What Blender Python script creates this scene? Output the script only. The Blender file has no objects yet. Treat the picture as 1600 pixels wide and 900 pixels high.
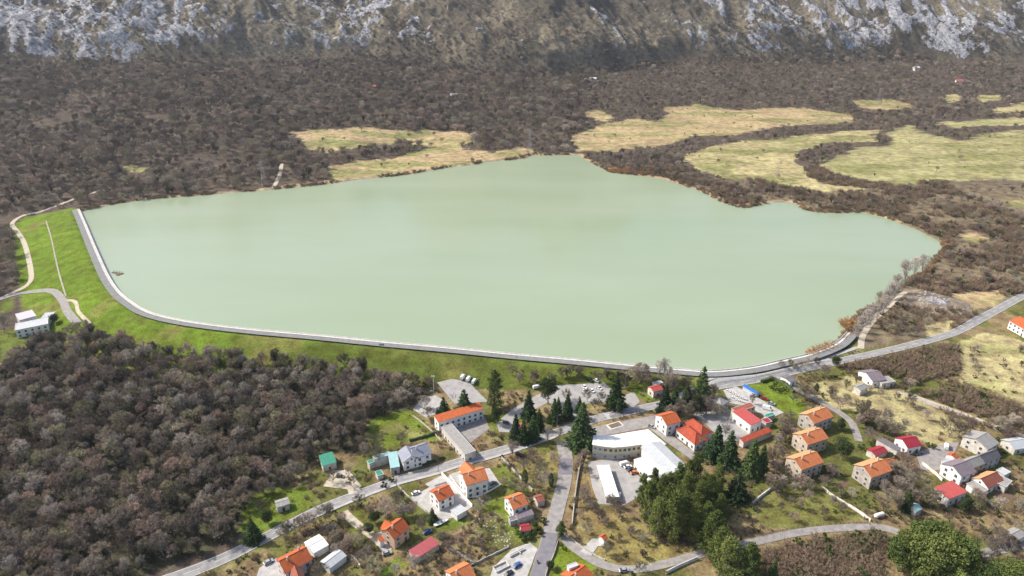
import bpy, bmesh, math, random
import numpy as np
from mathutils import Vector, Matrix

random.seed(7)
RNG = np.random.default_rng(11)
scene = bpy.context.scene
COL = scene.collection

# ------------------------------------------------------------------ camera
CAM_Z = 220.0
PITCH = math.radians(23.5)
FPX = 1080.0                       # focal length in pixels of a 1600 px wide picture
cam_data = bpy.data.cameras.new("camera")
cam_data.sensor_width = 36.0
cam_data.lens = FPX / 1600.0 * 36.0
cam_data.clip_start = 1.0
cam_data.clip_end = 20000.0
cam = bpy.data.objects.new("camera", cam_data)
COL.objects.link(cam)
cam.location = (0, 0, CAM_Z)
cam.rotation_euler = (math.radians(90) - PITCH, 0, 0)
scene.camera = cam

# ------------------------------------------------------------------ sky, sun, exposure
SUN_EL = math.radians(43)
SUN_VEC = Vector((-0.95, 0.30, 0)).normalized() * math.cos(SUN_EL) + Vector((0, 0, math.sin(SUN_EL)))
world = bpy.data.worlds.new("World")
scene.world = world
world.use_nodes = True
wn = world.node_tree
bg = wn.nodes["Background"]
sky = wn.nodes.new("ShaderNodeTexSky")
sky.sky_type = 'NISHITA'
sky.sun_disc = False
sky.sun_elevation = SUN_EL
sky.sun_rotation = math.atan2(SUN_VEC.x, SUN_VEC.y)
sky.altitude = 200
sky.air_density = 1.0
sky.dust_density = 3.0
wn.links.new(sky.outputs[0], bg.inputs[0])
bg.inputs[1].default_value = 0.125
sun_data = bpy.data.lights.new("sun", 'SUN')
sun_data.energy = 3.5
sun_data.angle = math.radians(0.9)
sun_data.color = (1.0, 0.95, 0.87)
sun = bpy.data.objects.new("sun", sun_data)
COL.objects.link(sun)
sun.rotation_euler = (-SUN_VEC).to_track_quat('-Z', 'Y').to_euler()
scene.view_settings.view_transform = 'Standard'
scene.view_settings.look = 'None'
scene.view_settings.gamma = 1.0
scene.view_settings.exposure = 0.70
scene.view_settings.use_curve_mapping = False
scene.cycles.max_bounces = 5
scene.cycles.diffuse_bounces = 3
scene.cycles.glossy_bounces = 2
scene.cycles.transmission_bounces = 2
scene.cycles.volume_bounces = 0
scene.cycles.use_denoising = True

# ------------------------------------------------------------------ noise and distance helpers
def _hash(i, j, seed):
    n = (i.astype(np.int64) * 374761393 + j.astype(np.int64) * 668265263 + seed * 1274126177) & 0x7fffffff
    n = ((n ^ (n >> 13)) * 1274126177) & 0x7fffffff
    n = (n ^ (n >> 16)) & 0xffffff
    return n / float(0xffffff)

def vnoise(x, y, seed=0):
    xi = np.floor(x); yi = np.floor(y)
    fx = x - xi; fy = y - yi
    fx = fx * fx * (3 - 2 * fx); fy = fy * fy * (3 - 2 * fy)
    a = _hash(xi, yi, seed); b = _hash(xi + 1, yi, seed)
    c = _hash(xi, yi + 1, seed); d = _hash(xi + 1, yi + 1, seed)
    return (a * (1 - fx) + b * fx) * (1 - fy) + (c * (1 - fx) + d * fx) * fy

def fbm(x, y, scale, octv=4, seed=0, gain=0.5):
    x = np.asarray(x, float) / scale; y = np.asarray(y, float) / scale
    s = 0; a = 1; t = 0
    for o in range(octv):
        s = s + a * vnoise(x, y, seed + o * 17); t += a
        a *= gain; x = x * 2.03 + 7.1; y = y * 2.03 + 3.7
    return s / t

def ridged(x, y, scale, octv=4, seed=0):
    x = np.asarray(x, float) / scale; y = np.asarray(y, float) / scale
    s = 0; a = 1; t = 0
    for o in range(octv):
        s = s + a * (1 - np.abs(2 * vnoise(x, y, seed + o * 13) - 1)); t += a
        a *= 0.5; x = x * 2.1 + 5.3; y = y * 2.1 + 1.9
    return s / t

def sstep(a, b, v):
    t = np.clip((np.asarray(v, float) - a) / (b - a), 0, 1)
    return t * t * (3 - 2 * t)

_memo = {}
def memo(fn):
    """keep the last answers for big point sets asked twice"""
    def g(x, y, line, *a, **k):
        if np.size(x) < 100000:
            return fn(x, y, line, *a, **k)
        key = (fn.__name__, id(x), id(y), id(line))
        if key not in _memo:
            if len(_memo) > 8: _memo.clear()
            _memo[key] = (x, y, line, fn(x, y, line, *a, **k))
        return _memo[key][3]
    return g

@memo
def seg_dist(x, y, line, closed=False):
    """distance to a polyline, and the x and y of the nearest point"""
    if np.ndim(x) == 1 and len(x) < 1500:
        a = np.asarray(line, float); b = np.roll(a, -1, 0)
        if not closed: a, b = a[:-1], b[:-1]
        e = b - a; L2 = (e * e).sum(1) + 1e-12
        t = np.clip(((x[:, None] - a[:, 0]) * e[:, 0] + (y[:, None] - a[:, 1]) * e[:, 1]) / L2, 0, 1)
        qx = a[:, 0] + t * e[:, 0]; qy = a[:, 1] + t * e[:, 1]
        d = (x[:, None] - qx) ** 2 + (y[:, None] - qy) ** 2
        k = d.argmin(1); r = np.arange(len(x))
        return np.sqrt(d[r, k]), qx[r, k], qy[r, k]
    best = np.full(np.shape(x), 1e18); nx = np.zeros(np.shape(x)); ny = np.zeros(np.shape(x))
    n = len(line)
    for i in range(n if closed else n - 1):
        ax, ay = line[i]; bx, by = line[(i + 1) % n]
        dx, dy = bx - ax, by - ay
        L2 = dx * dx + dy * dy
        if L2 < 1e-9:
            continue
        t = np.clip(((x - ax) * dx + (y - ay) * dy) / L2, 0, 1)
        qx = ax + t * dx; qy = ay + t * dy
        d = (x - qx) ** 2 + (y - qy) ** 2
        m = d < best
        best = np.where(m, d, best); nx = np.where(m, qx, nx); ny = np.where(m, qy, ny)
    return np.sqrt(best), nx, ny

@memo
def inside(x, y, poly):
    if np.ndim(x) == 1 and len(x) < 1500:
        a = np.asarray(poly, float); b = np.roll(a, 1, 0)
        dy = b[:, 1] - a[:, 1]; dy = np.where(dy == 0, 1e-12, dy)
        c = ((a[:, 1] > y[:, None]) != (b[:, 1] > y[:, None])) & (x[:, None] < (b[:, 0] - a[:, 0]) * (y[:, None] - a[:, 1]) / dy + a[:, 0])
        return (c.sum(1) % 2) == 1
    r = np.zeros(np.shape(x), bool)
    n = len(poly)
    j = n - 1
    for i in range(n):
        xi, yi = poly[i]; xj, yj = poly[j]
        if yi != yj:
            c = ((yi > y) != (yj > y)) & (x < (xj - xi) * (y - yi) / (yj - yi) + xi)
            r ^= c
        j = i
    return r

# ------------------------------------------------------------------ survey: a sight line of the photograph to a place in the valley
CP, SP = math.cos(PITCH), math.sin(PITCH)
def ray(px, py):
    u = (px - 800.0) / FPX; v = (450.0 - py) / FPX
    return (u, CP + v * SP, -SP + v * CP)

def at_level(px, py, z):
    d = ray(px, py)
    t = (z - CAM_Z) / d[2]
    return (d[0] * t, d[1] * t)

def to_px(x, y, z):
    zz = z - CAM_Z
    f = y * CP - zz * SP
    up = y * SP + zz * CP
    f = np.where(f < 1e-3, 1e-3, f)
    return 800 + FPX * x / f, 450 - FPX * up / f

LAKE_PX = [(128,330),(170,321),(240,311),(330,304),(420,297),(462,293),(500,289),(560,281),(600,277),(640,272),(700,262),
 (730,259),(760,253),(790,251),(820,247),(832,242),(860,243),(885,242),(905,243),(918,252),(940,262),(952,269),(975,272),(1010,276),
 (1040,281),(1060,288),(1090,297),(1112,308),(1130,317),(1160,325),(1185,321),(1210,316),(1240,317),(1252,326),(1270,331),(1310,333),(1350,332),
 (1390,343),(1430,358),(1465,376),(1473,386),(1462,400),(1440,425),(1412,440),(1385,460),(1350,482),(1328,500),(1318,520),
 (1300,540),(1262,556),(1215,567),(1170,577),(1110,583)]
DAM_PX = [(1110,583),(1060,580),(980,573),(900,565),(800,556),(700,546),(600,537),(500,527),(400,518),(330,510),(275,501),
 (236,490),(212,476),(192,459),(176,436),(162,407),(150,380),(138,352),(128,330)]
LAKE = [at_level(a, b, 0) for a, b in LAKE_PX + DAM_PX[1:-1]]
DAMLINE = [at_level(a, b, 0) for a, b in [(1318,523),(1300,540),(1262,556),(1215,567),(1170,577)] + DAM_PX]
DAM_END = DAMLINE[-1]
QUARRY = at_level(1455, 478, 0)

def far_height(x, y):
    z = np.zeros(np.shape(x)); m = np.zeros(np.shape(x))
    k = y > 740
    if k.any():
        z[k], m[k] = _far_height(x[k], y[k])
    return z, m

def _far_height(x, y):
    """valley floor behind the lake, wooded foot slope and the mountain"""
    px = x / np.maximum(y, 50.0)          # bearing
    b = np.array([-0.85, -0.62, -0.40, -0.2, -0.08, 0.05, 0.25, 0.5, 0.85])
    y0 = np.interp(px, b, [760, 800, 900, 1050, 1180, 1230, 1330, 1400, 1400])
    ym = np.interp(px, b, [1480, 1500, 1560, 1680, 1610, 1560, 1780, 1850, 1850])
    foot = np.clip(y - y0, 0, None)
    z = 0.095 * foot + 5.0 * (fbm(x, y, 160, 3, 5) - 0.5) * sstep(0, 200, foot)
    m = np.clip(y - ym + 120 * (fbm(x, y, 320, 3, 21) - 0.5), 0, None)
    if not (m > 0).any():
        return z, m
    gul = ridged(x + 0.55 * y, y * 0.22, 230, 2, 31)
    gul2 = ridged(x + 0.55 * y, y * 0.30, 75, 3, 35)
    z = z + 0.50 * m * (0.62 + 0.75 * gul) * sstep(0, 90, m)
    crag = ridged(x, y, 48, 4, 41) - 0.55
    z = z + 70 * (ridged(x + 0.8 * y, y * 0.12, 330, 1, 38) - 0.6) * sstep(0, 240, m)
    z = z + sstep(10, 110, m) * ((gul2 - 0.5) * 26 + crag * 14 + (ridged(x + 0.3 * y, y * 0.8, 34, 3, 43) - 0.5) * 15 + (fbm(x, y, 9, 2, 51) - 0.5) * 5)
    return z, m

DAM_X = [-470, -330, -290, -86, 30, 105, 160]
TOE_Z = [-7.0, -10.5, -11.0, -7.5, -4.0, -0.2, 0.9]
TOE_W = [48, 50, 46, 27, 17, 6, 3]
CREST = 2.6
def H(x, y):
    x = np.asarray(x, float); y = np.asarray(y, float)
    d, _, _ = seg_dist(x, y, LAKE, True)
    ins = inside(x, y, LAKE)
    sd = np.where(ins, -d, d)
    zf, m = far_height(x, y)
    nat = np.where(sd < 0, np.maximum(-3.0, sd * 0.5), 0.9 * sstep(0, 5, sd) + np.clip(sd, 0, 200) * 0.008) + zf
    nat = nat + np.where(sd > 6, 0.7 * (fbm(x, y, 30, 2, 9) - 0.5), 0)
    q = np.hypot(x - QUARRY[0], y - QUARRY[1])
    nat = nat + sstep(38, 8, q) * (3.5 + 2.5 * (ridged(x, y, 14, 3, 3) - 0.5))
    dd, nx, ny = seg_dist(x, y, DAMLINE)
    tz = np.interp(nx, DAM_X, TOE_Z); tw = np.interp(nx, DAM_X, TOE_W)
    o = np.where(ins, -dd, dd)
    t = np.clip((o - 10.5) / tw, 0, 1)
    prof = CREST + (tz - CREST) * (t * 0.8 + 0.2 * t * t * (3 - 2 * t))
    prof = np.where(o < 4.5, np.clip(o / 4.5 * CREST, -3, CREST), prof)
    prof = prof - 0.8 * sstep(-2.5, -0.2, o) * sstep(11.0, 9.8, o)
    prof = prof + np.where(o > 14, 0.5 * (fbm(x, y, 26, 2, 9) - 0.5), 0)
    # the dam side rules south of the lake, nature everywhere else
    wn_ = sstep(DAM_END[1] + 8, DAM_END[1] + 55, y + 0.10 * np.clip(-x - 430, 0, None))
    we = sstep(150, 185, nx) * sstep(18, 30, dd) + sstep(186, 196, nx)
    w = np.clip(np.maximum(wn_, we), 0, 1)
    w = np.where(ins & (dd > 12), 1, w)
    return prof * (1 - w) + nat * w

_far_cache = {}
def G(px, py, h=0.0):
    """where the sight line through a pixel meets the ground lifted by h: x, y, ground height"""
    d = ray(px, py)
    if py > 430:
        ts = np.linspace(180, 640, 48)
    elif py > 250:
        ts = np.linspace(350, 1200, 64)
    else:
        ts = np.linspace(700, 2600, 150)
    for k in range(3):
        x = d[0] * ts; y = d[1] * ts; z = CAM_Z + d[2] * ts
        g = H(x, y) + h
        i = int(np.argmax(z <= g))
        if not (z <= g).any():
            i = len(ts) - 1
        i = max(1, i)
        ts = np.linspace(ts[i - 1], ts[i], 14)
    return float(x[i]), float(y[i]), float(g[i] - h)

def Hs(x, y):
    return float(H(np.array([x]), np.array([y]))[0])

def GP(pts):
    return [G(a, b)[:2] for a, b in pts]

# ------------------------------------------------------------------ object helpers
def tag(o, label=None, cat=None, group=None, kind=None):
    if label: o["label"] = label
    if cat: o["category"] = cat
    if group: o["group"] = group
    if kind: o["kind"] = kind
    return o

def empty(name, loc, rz=0.0, label=None, cat=None, group=None):
    o = bpy.data.objects.new(name, None)
    o.empty_display_size = 0.5
    o.location = loc; o.rotation_euler = (0, 0, rz)
    COL.objects.link(o)
    return tag(o, label, cat, group)

def mesh_np(name, v, f, mats=(), smooth=False):
    """v (n,3), f list of tuples or (m,k) array"""
    me = bpy.data.meshes.new(name)
    v = np.asarray(v, np.float32)
    if isinstance(f, np.ndarray):
        k = f.shape[1]; m = f.shape[0]
        me.vertices.add(len(v)); me.vertices.foreach_set("co", v.ravel())
        me.loops.add(m * k); me.loops.foreach_set("vertex_index", f.astype(np.int32).ravel())
        me.polygons.add(m)
        me.polygons.foreach_set("loop_start", np.arange(0, m * k, k, dtype=np.int32))
        me.update(calc_edges=True)
    else:
        me.from_pydata([tuple(map(float, p)) for p in v], [], f)
        me.update()
    for mt in mats:
        me.materials.append(mt)
    if smooth:
        me.polygons.foreach_set("use_smooth", np.ones(len(me.polygons), bool))
    return me

def obj(name, me, parent=None, loc=None, rz=None):
    o = bpy.data.objects.new(name, me)
    COL.objects.link(o)
    if parent is not None:
        o.parent = parent
    if loc is not None: o.location = loc
    if rz is not None: o.rotation_euler = (0, 0, rz)
    return o

class MB:
    def __init__(s): s.v = []; s.f = []
    def add(s, v, f):
        n = len(s.v); s.v += [tuple(p) for p in v]; s.f += [tuple(i + n for i in q) for q in f]; return s
    def box(s, c, d, rz=0.0, taper=1.0):
        hx, hy, hz = d[0] / 2, d[1] / 2, d[2] / 2
        cs, sn = math.cos(rz), math.sin(rz)
        vs = []
        for z, k in ((-hz, 1.0), (hz, taper)):
            for x, y in ((-hx, -hy), (hx, -hy), (hx, hy), (-hx, hy)):
                x *= k; y *= k
                vs.append((c[0] + x * cs - y * sn, c[1] + x * sn + y * cs, c[2] + z))
        return s.add(vs, [(0,3,2,1),(4,5,6,7),(0,1,5,4),(1,2,6,5),(2,3,7,6),(3,0,4,7)])
    def bar(s, a, b, r0, r1=None, n=5):
        a = Vector(a); b = Vector(b); r1 = r0 if r1 is None else r1
        d = (b - a)
        if d.length < 1e-6: return s
        d.normalize()
        u = d.orthogonal().normalized(); w = d.cross(u)
        vs = []
        for p, r in ((a, r0), (b, r1)):
            for k in range(n):
                t = 2 * math.pi * k / n
                vs.append(p + (u * math.cos(t) + w * math.sin(t)) * r)
        fs = [(k, (k + 1) % n, n + (k + 1) % n, n + k) for k in range(n)]
        fs += [tuple(range(n - 1, -1, -1)), tuple(range(n, 2 * n))]
        return s.add(vs, fs)
    def prism(s, poly, z0, z1):
        n = len(poly)
        vs = [(x, y, z0) for x, y in poly] + [(x, y, z1) for x, y in poly]
        fs = [(k, (k + 1) % n, n + (k + 1) % n, n + k) for k in range(n)]
        fs += [tuple(range(n - 1, -1, -1)), tuple(range(n, 2 * n))]
        return s.add(vs, fs)
    def mesh(s, name, mat, smooth=False):
        return mesh_np(name, s.v, s.f, [mat] if mat else [], smooth)
    def build(s, name, mat, parent=None, loc=None, rz=None, smooth=False):
        return obj(name, s.mesh(name, mat, smooth), parent, loc, rz)

# ------------------------------------------------------------------ materials
MATS = {}
def new_mat(name):
    m = bpy.data.materials.new(name); m.use_nodes = True
    nt = m.node_tree
    return m, nt, nt.nodes["Principled BSDF"]

def N(nt, typ, **kw):
    n = nt.nodes.new(typ)
    for k, v in kw.items():
        setattr(n, k, v)
    return n

def mat(name, col, col2=None, scale=0.6, rough=0.85, spec=0.25, bump=0.0, bscale=4.0, metal=0.0, detail=5, world_space=False):
    """two-tone weathered paint, plaster, tile or metal"""
    if name in MATS: return MATS[name]
    m, nt, b = new_mat(name)
    b.inputs["Roughness"].default_value = rough
    b.inputs["Specular IOR Level"].default_value = spec
    b.inputs["Metallic"].default_value = metal
    tc = N(nt, "ShaderNodeTexCoord")
    geo = N(nt, "ShaderNodeNewGeometry")
    src = geo.outputs["Position"]
    c2 = col2 or tuple(c * 0.72 for c in col)
    no = N(nt, "ShaderNodeTexNoise"); no.inputs["Scale"].default_value = scale; no.inputs["Detail"].default_value = detail
    no.inputs["Roughness"].default_value = 0.65
    nt.links.new(src, no.inputs["Vector"])
    rp = N(nt, "ShaderNodeValToRGB")
    rp.color_ramp.elements[0].position = 0.34; rp.color_ramp.elements[0].color = (*c2, 1)
    rp.color_ramp.elements[1].position = 0.62; rp.color_ramp.elements[1].color = (*col, 1)
    nt.links.new(no.outputs["Fac"], rp.inputs["Fac"])
    nt.links.new(rp.outputs["Color"], b.inputs["Base Color"])
    if bump:
        n2 = N(nt, "ShaderNodeTexNoise"); n2.inputs["Scale"].default_value = bscale; n2.inputs["Detail"].default_value = 4
        nt.links.new(src, n2.inputs["Vector"])
        bp = N(nt, "ShaderNodeBump"); bp.inputs["Strength"].default_value = bump; bp.inputs["Distance"].default_value = 0.2
        nt.links.new(n2.outputs["Fac"], bp.inputs["Height"])
        nt.links.new(bp.outputs["Normal"], b.inputs["Normal"])
    MATS[name] = m
    return m

def roof_mat(name, col, col2, rough=0.8, streak=0.5, rib=0.45):
    """tiled or ribbed roof: courses across the slope, streaks down it, blotches of moss and sun-bleach"""
    if name in MATS: return MATS[name]
    m, nt, b = new_mat(name)
    b.inputs["Roughness"].default_value = rough; b.inputs["Specular IOR Level"].default_value = 0.2
    tc = N(nt, "ShaderNodeTexCoord")
    no = N(nt, "ShaderNodeTexNoise"); no.inputs["Scale"].default_value = 0.55; no.inputs["Detail"].default_value = 8; no.inputs["Roughness"].default_value = 0.7
    nt.links.new(tc.outputs["Object"], no.inputs["Vector"])
    mp = N(nt, "ShaderNodeMapping"); mp.inputs["Scale"].default_value = (2.4, 0.35, 0.35)
    nt.links.new(tc.outputs["Object"], mp.inputs["Vector"])
    n2 = N(nt, "ShaderNodeTexNoise"); n2.inputs["Scale"].default_value = 1.0; n2.inputs["Detail"].default_value = 4
    nt.links.new(mp.outputs["Vector"], n2.inputs["Vector"])
    mx = N(nt, "ShaderNodeMix"); mx.data_type = 'FLOAT'; mx.inputs[0].default_value = streak
    nt.links.new(no.outputs["Fac"], mx.inputs[2]); nt.links.new(n2.outputs["Fac"], mx.inputs[3])
    rp = N(nt, "ShaderNodeValToRGB")
    rp.color_ramp.elements[0].position = 0.36; rp.color_ramp.elements[0].color = (*col2, 1)
    rp.color_ramp.elements[1].position = 0.60; rp.color_ramp.elements[1].color = (*col, 1)
    nt.links.new(mx.outputs[0], rp.inputs["Fac"])
    nt.links.new(rp.outputs["Color"], b.inputs["Base Color"])
    wv = N(nt, "ShaderNodeTexWave"); wv.inputs["Scale"].default_value = rib; wv.bands_direction = 'X'
    wv.inputs["Distortion"].default_value = 0.6
    nt.links.new(tc.outputs["Object"], wv.inputs["Vector"])
    bp = N(nt, "ShaderNodeBump"); bp.inputs["Strength"].default_value = 0.5; bp.inputs["Distance"].default_value = 0.12
    nt.links.new(wv.outputs["Fac"], bp.inputs["Height"])
    nt.links.new(bp.outputs["Normal"], b.inputs["Normal"])
    MATS[name] = m
    return m

def plant_mat(name, cols, rough=0.9, patch=90.0, vary=0.2):
    """foliage or twigs: colour differs from plant to plant, drifts over the land and inside the crown"""
    m, nt, b = new_mat(name)
    b.inputs["Roughness"].default_value = rough; b.inputs["Specular IOR Level"].default_value = 0.1
    oi = N(nt, "ShaderNodeObjectInfo"); geo = N(nt, "ShaderNodeNewGeometry")
    n1 = N(nt, "ShaderNodeTexNoise"); n1.inputs["Scale"].default_value = 1.0 / patch; n1.inputs["Detail"].default_value = 3
    nt.links.new(geo.outputs["Position"], n1.inputs["Vector"])
    n2 = N(nt, "ShaderNodeTexNoise"); n2.inputs["Scale"].default_value = 0.9; n2.inputs["Detail"].default_value = 2
    nt.links.new(geo.outputs["Position"], n2.inputs["Vector"])
    a = N(nt, "ShaderNodeMath", operation='MULTIPLY_ADD'); a.inputs[1].default_value = 0.80
    nt.links.new(oi.outputs["Random"], a.inputs[0])
    c = N(nt, "ShaderNodeMath", operation='MULTIPLY_ADD'); c.inputs[1].default_value = 0.6; c.inputs[2].default_value = -0.20
    nt.links.new(n1.outputs["Fac"], c.inputs[0]); nt.links.new(c.outputs[0], a.inputs[2])
    rp = N(nt, "ShaderNodeValToRGB")
    els = rp.color_ramp.elements
    while len(els) < len(cols): els.new(0.5)
    for i, cc in enumerate(cols):
        els[i].position = 0.05 + 0.9 * i / (len(cols) - 1); els[i].color = (*cc, 1)
    nt.links.new(a.outputs[0], rp.inputs["Fac"])
    hv = N(nt, "ShaderNodeHueSaturation")
    mr = N(nt, "ShaderNodeMapRange"); mr.inputs[1].default_value = 0.3; mr.inputs[2].default_value = 0.7
    mr.inputs[3].default_value = 0.65; mr.inputs[4].default_value = 1.35
    nt.links.new(n2.outputs["Fac"], mr.inputs[0])
    fr = N(nt, "ShaderNodeMath", operation='MULTIPLY'); fr.inputs[1].default_value = 37.7; nt.links.new(oi.outputs["Random"], fr.inputs[0])
    ff = N(nt, "ShaderNodeMath", operation='FRACT'); nt.links.new(fr.outputs[0], ff.inputs[0])
    own = N(nt, "ShaderNodeMapRange"); own.inputs[3].default_value = 1.0 - vary; own.inputs[4].default_value = 1.0 + vary; nt.links.new(ff.outputs[0], own.inputs[0])
    vm = N(nt, "ShaderNodeMath", operation='MULTIPLY'); nt.links.new(mr.outputs[0], vm.inputs[0]); nt.links.new(own.outputs[0], vm.inputs[1])
    nt.links.new(vm.outputs[0], hv.inputs["Value"])
    nt.links.new(rp.outputs["Color"], hv.inputs["Color"])
    nt.links.new(hv.outputs["Color"], b.inputs["Base Color"])
    MATS[name] = m
    return m

M_TWIG = plant_mat("bare_twigs", [(0.145,0.113,0.086),(0.325,0.258,0.200),(0.195,0.175,0.112),(0.340,0.245,0.188),(0.175,0.145,0.118),(0.375,0.318,0.262),(0.265,0.242,0.138),(0.210,0.170,0.138)], vary=0.55)
M_TWIGPALE = plant_mat("pale_twigs", [(0.40,0.34,0.285),(0.48,0.42,0.36),(0.42,0.37,0.30)])
M_BARK = mat("bark", (0.34,0.30,0.25), (0.17,0.145,0.115), 3.0, 0.95, 0.1)
M_BARKPALE = mat("pale_bark", (0.46,0.41,0.36), (0.28,0.245,0.21), 3.0, 0.95, 0.1)
M_IVY = plant_mat("ivy_leaves", [(0.030,0.045,0.018),(0.050,0.066,0.026),(0.075,0.085,0.035)])
M_SPRUCE = plant_mat("spruce_needles", [(0.032,0.058,0.026),(0.050,0.086,0.030),(0.072,0.108,0.032)])
M_PINE = plant_mat("pine_needles", [(0.080,0.112,0.030),(0.125,0.158,0.040),(0.160,0.182,0.050)])
M_OAK = plant_mat("evergreen_leaves", [(0.036,0.058,0.022),(0.055,0.078,0.028),(0.075,0.096,0.034)])
M_SHRUB = plant_mat("shrub_twigs", [(0.20,0.135,0.10),(0.30,0.21,0.15),(0.24,0.20,0.12),(0.33,0.23,0.165)])
M_GREENSHRUB = plant_mat("shrub_leaves", [(0.045,0.070,0.022),(0.075,0.105,0.030),(0.10,0.12,0.035)])
M_REED = plant_mat("reed_stalks", [(0.42,0.24,0.10),(0.50,0.30,0.13),(0.38,0.22,0.11)])
M_SCRUB = plant_mat("mountain_scrub_leaves", [(0.060,0.052,0.040),(0.085,0.070,0.052),(0.070,0.075,0.042),(0.095,0.075,0.06)])

# ------------------------------------------------------------------ land use
TAN = (0.400, 0.298, 0.160); YEL = (0.400, 0.335, 0.165); LGREEN = (0.355, 0.315, 0.150)
FIELDS = [
 (TAN, [(452,205),(500,203),(560,199),(640,203),(690,205),(740,208),(735,222),(690,232),(640,222),(570,228),(520,238),(488,236)]),
 (TAN, [(505,262),(560,250),(620,246),(650,236),(700,227),(720,222),(725,232),(770,238),(815,230),(838,236),(835,243),(800,249),(760,252),(700,261),(640,271),(560,280),(500,288),(440,293),(440,289),(480,286),(530,278)]),
 (TAN, [(890,215),(940,195),(985,185),(1025,190),(1045,180),(1035,166),(1090,164),(1150,172),(1200,168),(1260,168),(1330,180),(1340,188),(1300,194),(1250,195),(1195,201),(1150,211),(1120,212),(1085,211),(1050,224),(1010,230),(950,236),(900,237)]),
 (TAN, [(912,172),(935,172),(960,183),(945,190),(920,185)]),
 (YEL, [(1065,246),(1100,233),(1130,225),(1165,219),(1200,218),(1290,208),(1350,203),(1380,203),(1362,215),(1372,222),(1310,222),(1275,228),(1250,235),(1240,250),(1255,262),(1262,275),(1290,288),(1340,293),(1345,300),(1300,300),(1230,292),(1180,280),(1130,280),(1085,265)]),
 (LGREEN, [(1385,208),(1420,196),(1440,206),(1480,216),(1500,221),(1540,209),(1610,201),(1610,284),(1540,279),(1500,282),(1440,284),(1400,289),(1370,285),(1340,282),(1300,272),(1275,258),(1290,250),(1320,241),(1330,229),(1390,229),(1395,218)]),
 (YEL, [(1475,150),(1495,146),(1500,158),(1480,160)]), (YEL, [(1520,150),(1560,148),(1565,156),(1530,158)]),
 (YEL, [(1548,170),(1610,158),(1610,172),(1560,178)]), (LGREEN, [(1480,190),(1560,185),(1610,183),(1610,195),(1540,197),(1500,200),(1460,195)]),
 (TAN, [(1330,157),(1390,155),(1430,165),(1410,172),(1350,170)]),
 (YEL, [(1500,530),(1540,520),(1610,535),(1610,630),(1550,612),(1505,600),(1500,560)]),
 (YEL, [(1270,600),(1330,590),(1420,610),(1480,650),(1500,680),(1460,700),(1400,670),(1360,650),(1300,635)]),
 (TAN, [(1490,460),(1560,452),(1570,470),(1520,490),(1470,482)]), (YEL, [(1445,508),(1490,500),(1485,520),(1450,526)]),
 (TAN, [(1490,365),(1520,363),(1550,375),(1520,378)]), (TAN, [(190,260),(215,258),(232,266),(205,274)]),
 (TAN, [(1560,310),(1610,315),(1610,326),(1570,320)]),
]
FIELDS = [(c, GP(p)) for c, p in FIELDS]
GREENS = [(c, GP(p)) for c, p in [
 ((0.131,0.166,0.021), [(572,662),(600,648),(640,642),(664,655),(690,690),(640,690),(600,702),(572,692)]),
 ((0.139,0.159,0.029), [(735,775),(782,756),(765,732),(790,722),(832,770),(800,772),(760,800),(735,790)]),
 ((0.139,0.190,0.020), [(765,790),(790,782),(810,812),(830,840),(808,848),(785,815)]),
 ((0.147,0.198,0.021), [(880,838),(930,880),(925,905),(860,905),(868,868)]),
 ((0.143,0.190,0.021), [(1165,600),(1200,592),(1222,598),(1262,628),(1255,652),(1225,648),(1185,612)]),
 ((0.131,0.169,0.024), [(380,790),(420,760),(480,760),(500,785),(440,815),(395,838),(375,830)]),
 ((0.147,0.184,0.025), [(395,855),(440,820),(447,822),(415,852),(400,865)]),
 ((0.135,0.166,0.024), [(530,815),(560,795),(575,830),(560,850)]),
 ((0.127,0.162,0.024), [(670,815),(740,800),(745,812),(690,830)]),
 ((0.135,0.184,0.021), [(620,868),(640,880),(610,905),(590,905)]),
 ((0.165,0.160,0.045), [(1195,750),(1240,745),(1330,790),(1350,812),(1250,830),(1180,820)]),
 ((0.119,0.159,0.021), [(985,590),(1010,585),(1035,612),(1010,628),(985,612)]),
 ((0.123,0.152,0.021), [(760,655),(795,645),(820,655),(795,672),(765,672)]),
 ((0.131,0.162,0.021), [(640,575),(900,590),(985,585),(900,602),(790,605),(700,592),(650,600)]),
 ((0.119,0.144,0.025), [(0,515),(60,512),(110,515),(110,545),(60,560),(0,570)]),
 ((0.119,0.152,0.029), [(60,460),(100,475),(95,500),(55,488)]),
 ((0.119,0.144,0.025), [(0,490),(20,485),(20,460),(0,470)]),
 ((0.123,0.144,0.029), [(1320,545),(1345,535),(1350,548),(1325,556)]),
 ((0.238,0.176,0.074), [(897,745),(930,740),(935,790),(975,800),(1000,830),(960,835),(900,835)]),
 ((0.238,0.193,0.068), [(900,835),(985,810),(1085,860),(1080,875),(1000,885),(930,878)]),
 ((0.221,0.184,0.065), [(800,725),(870,700),(868,760),(835,768)]),
]]
WOOD = GP([(-80,548),(20,545),(60,538),(100,532),(130,522),(180,530),(260,550),(330,556),(450,570),(560,580),(640,597),(655,622),(640,642),(600,648),(570,668),(565,702),(545,708),(500,708),(478,735),(450,755),(420,772),(392,795),(375,832),(340,852),(300,872),(240,893),(200,908),(150,960),(-80,960)])
LEFTWOOD = GP([(-160,334),(15,348),(30,380),(40,428),(22,446),(-5,460),(-160,500)])
SCRUBS = [GP(p) for p in [
 [(1318,578),(1360,564),(1420,550),(1480,537),(1500,545),(1492,582),(1430,604),(1385,588)],
 [(1440,618),(1500,604),(1610,640),(1610,695),(1530,668),(1470,645)],
 [(1190,862),(1240,847),(1380,836),(1385,905),(1190,905)],
 [(640,600),(668,590),(690,598),(680,615),(650,628)],
]]
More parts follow.
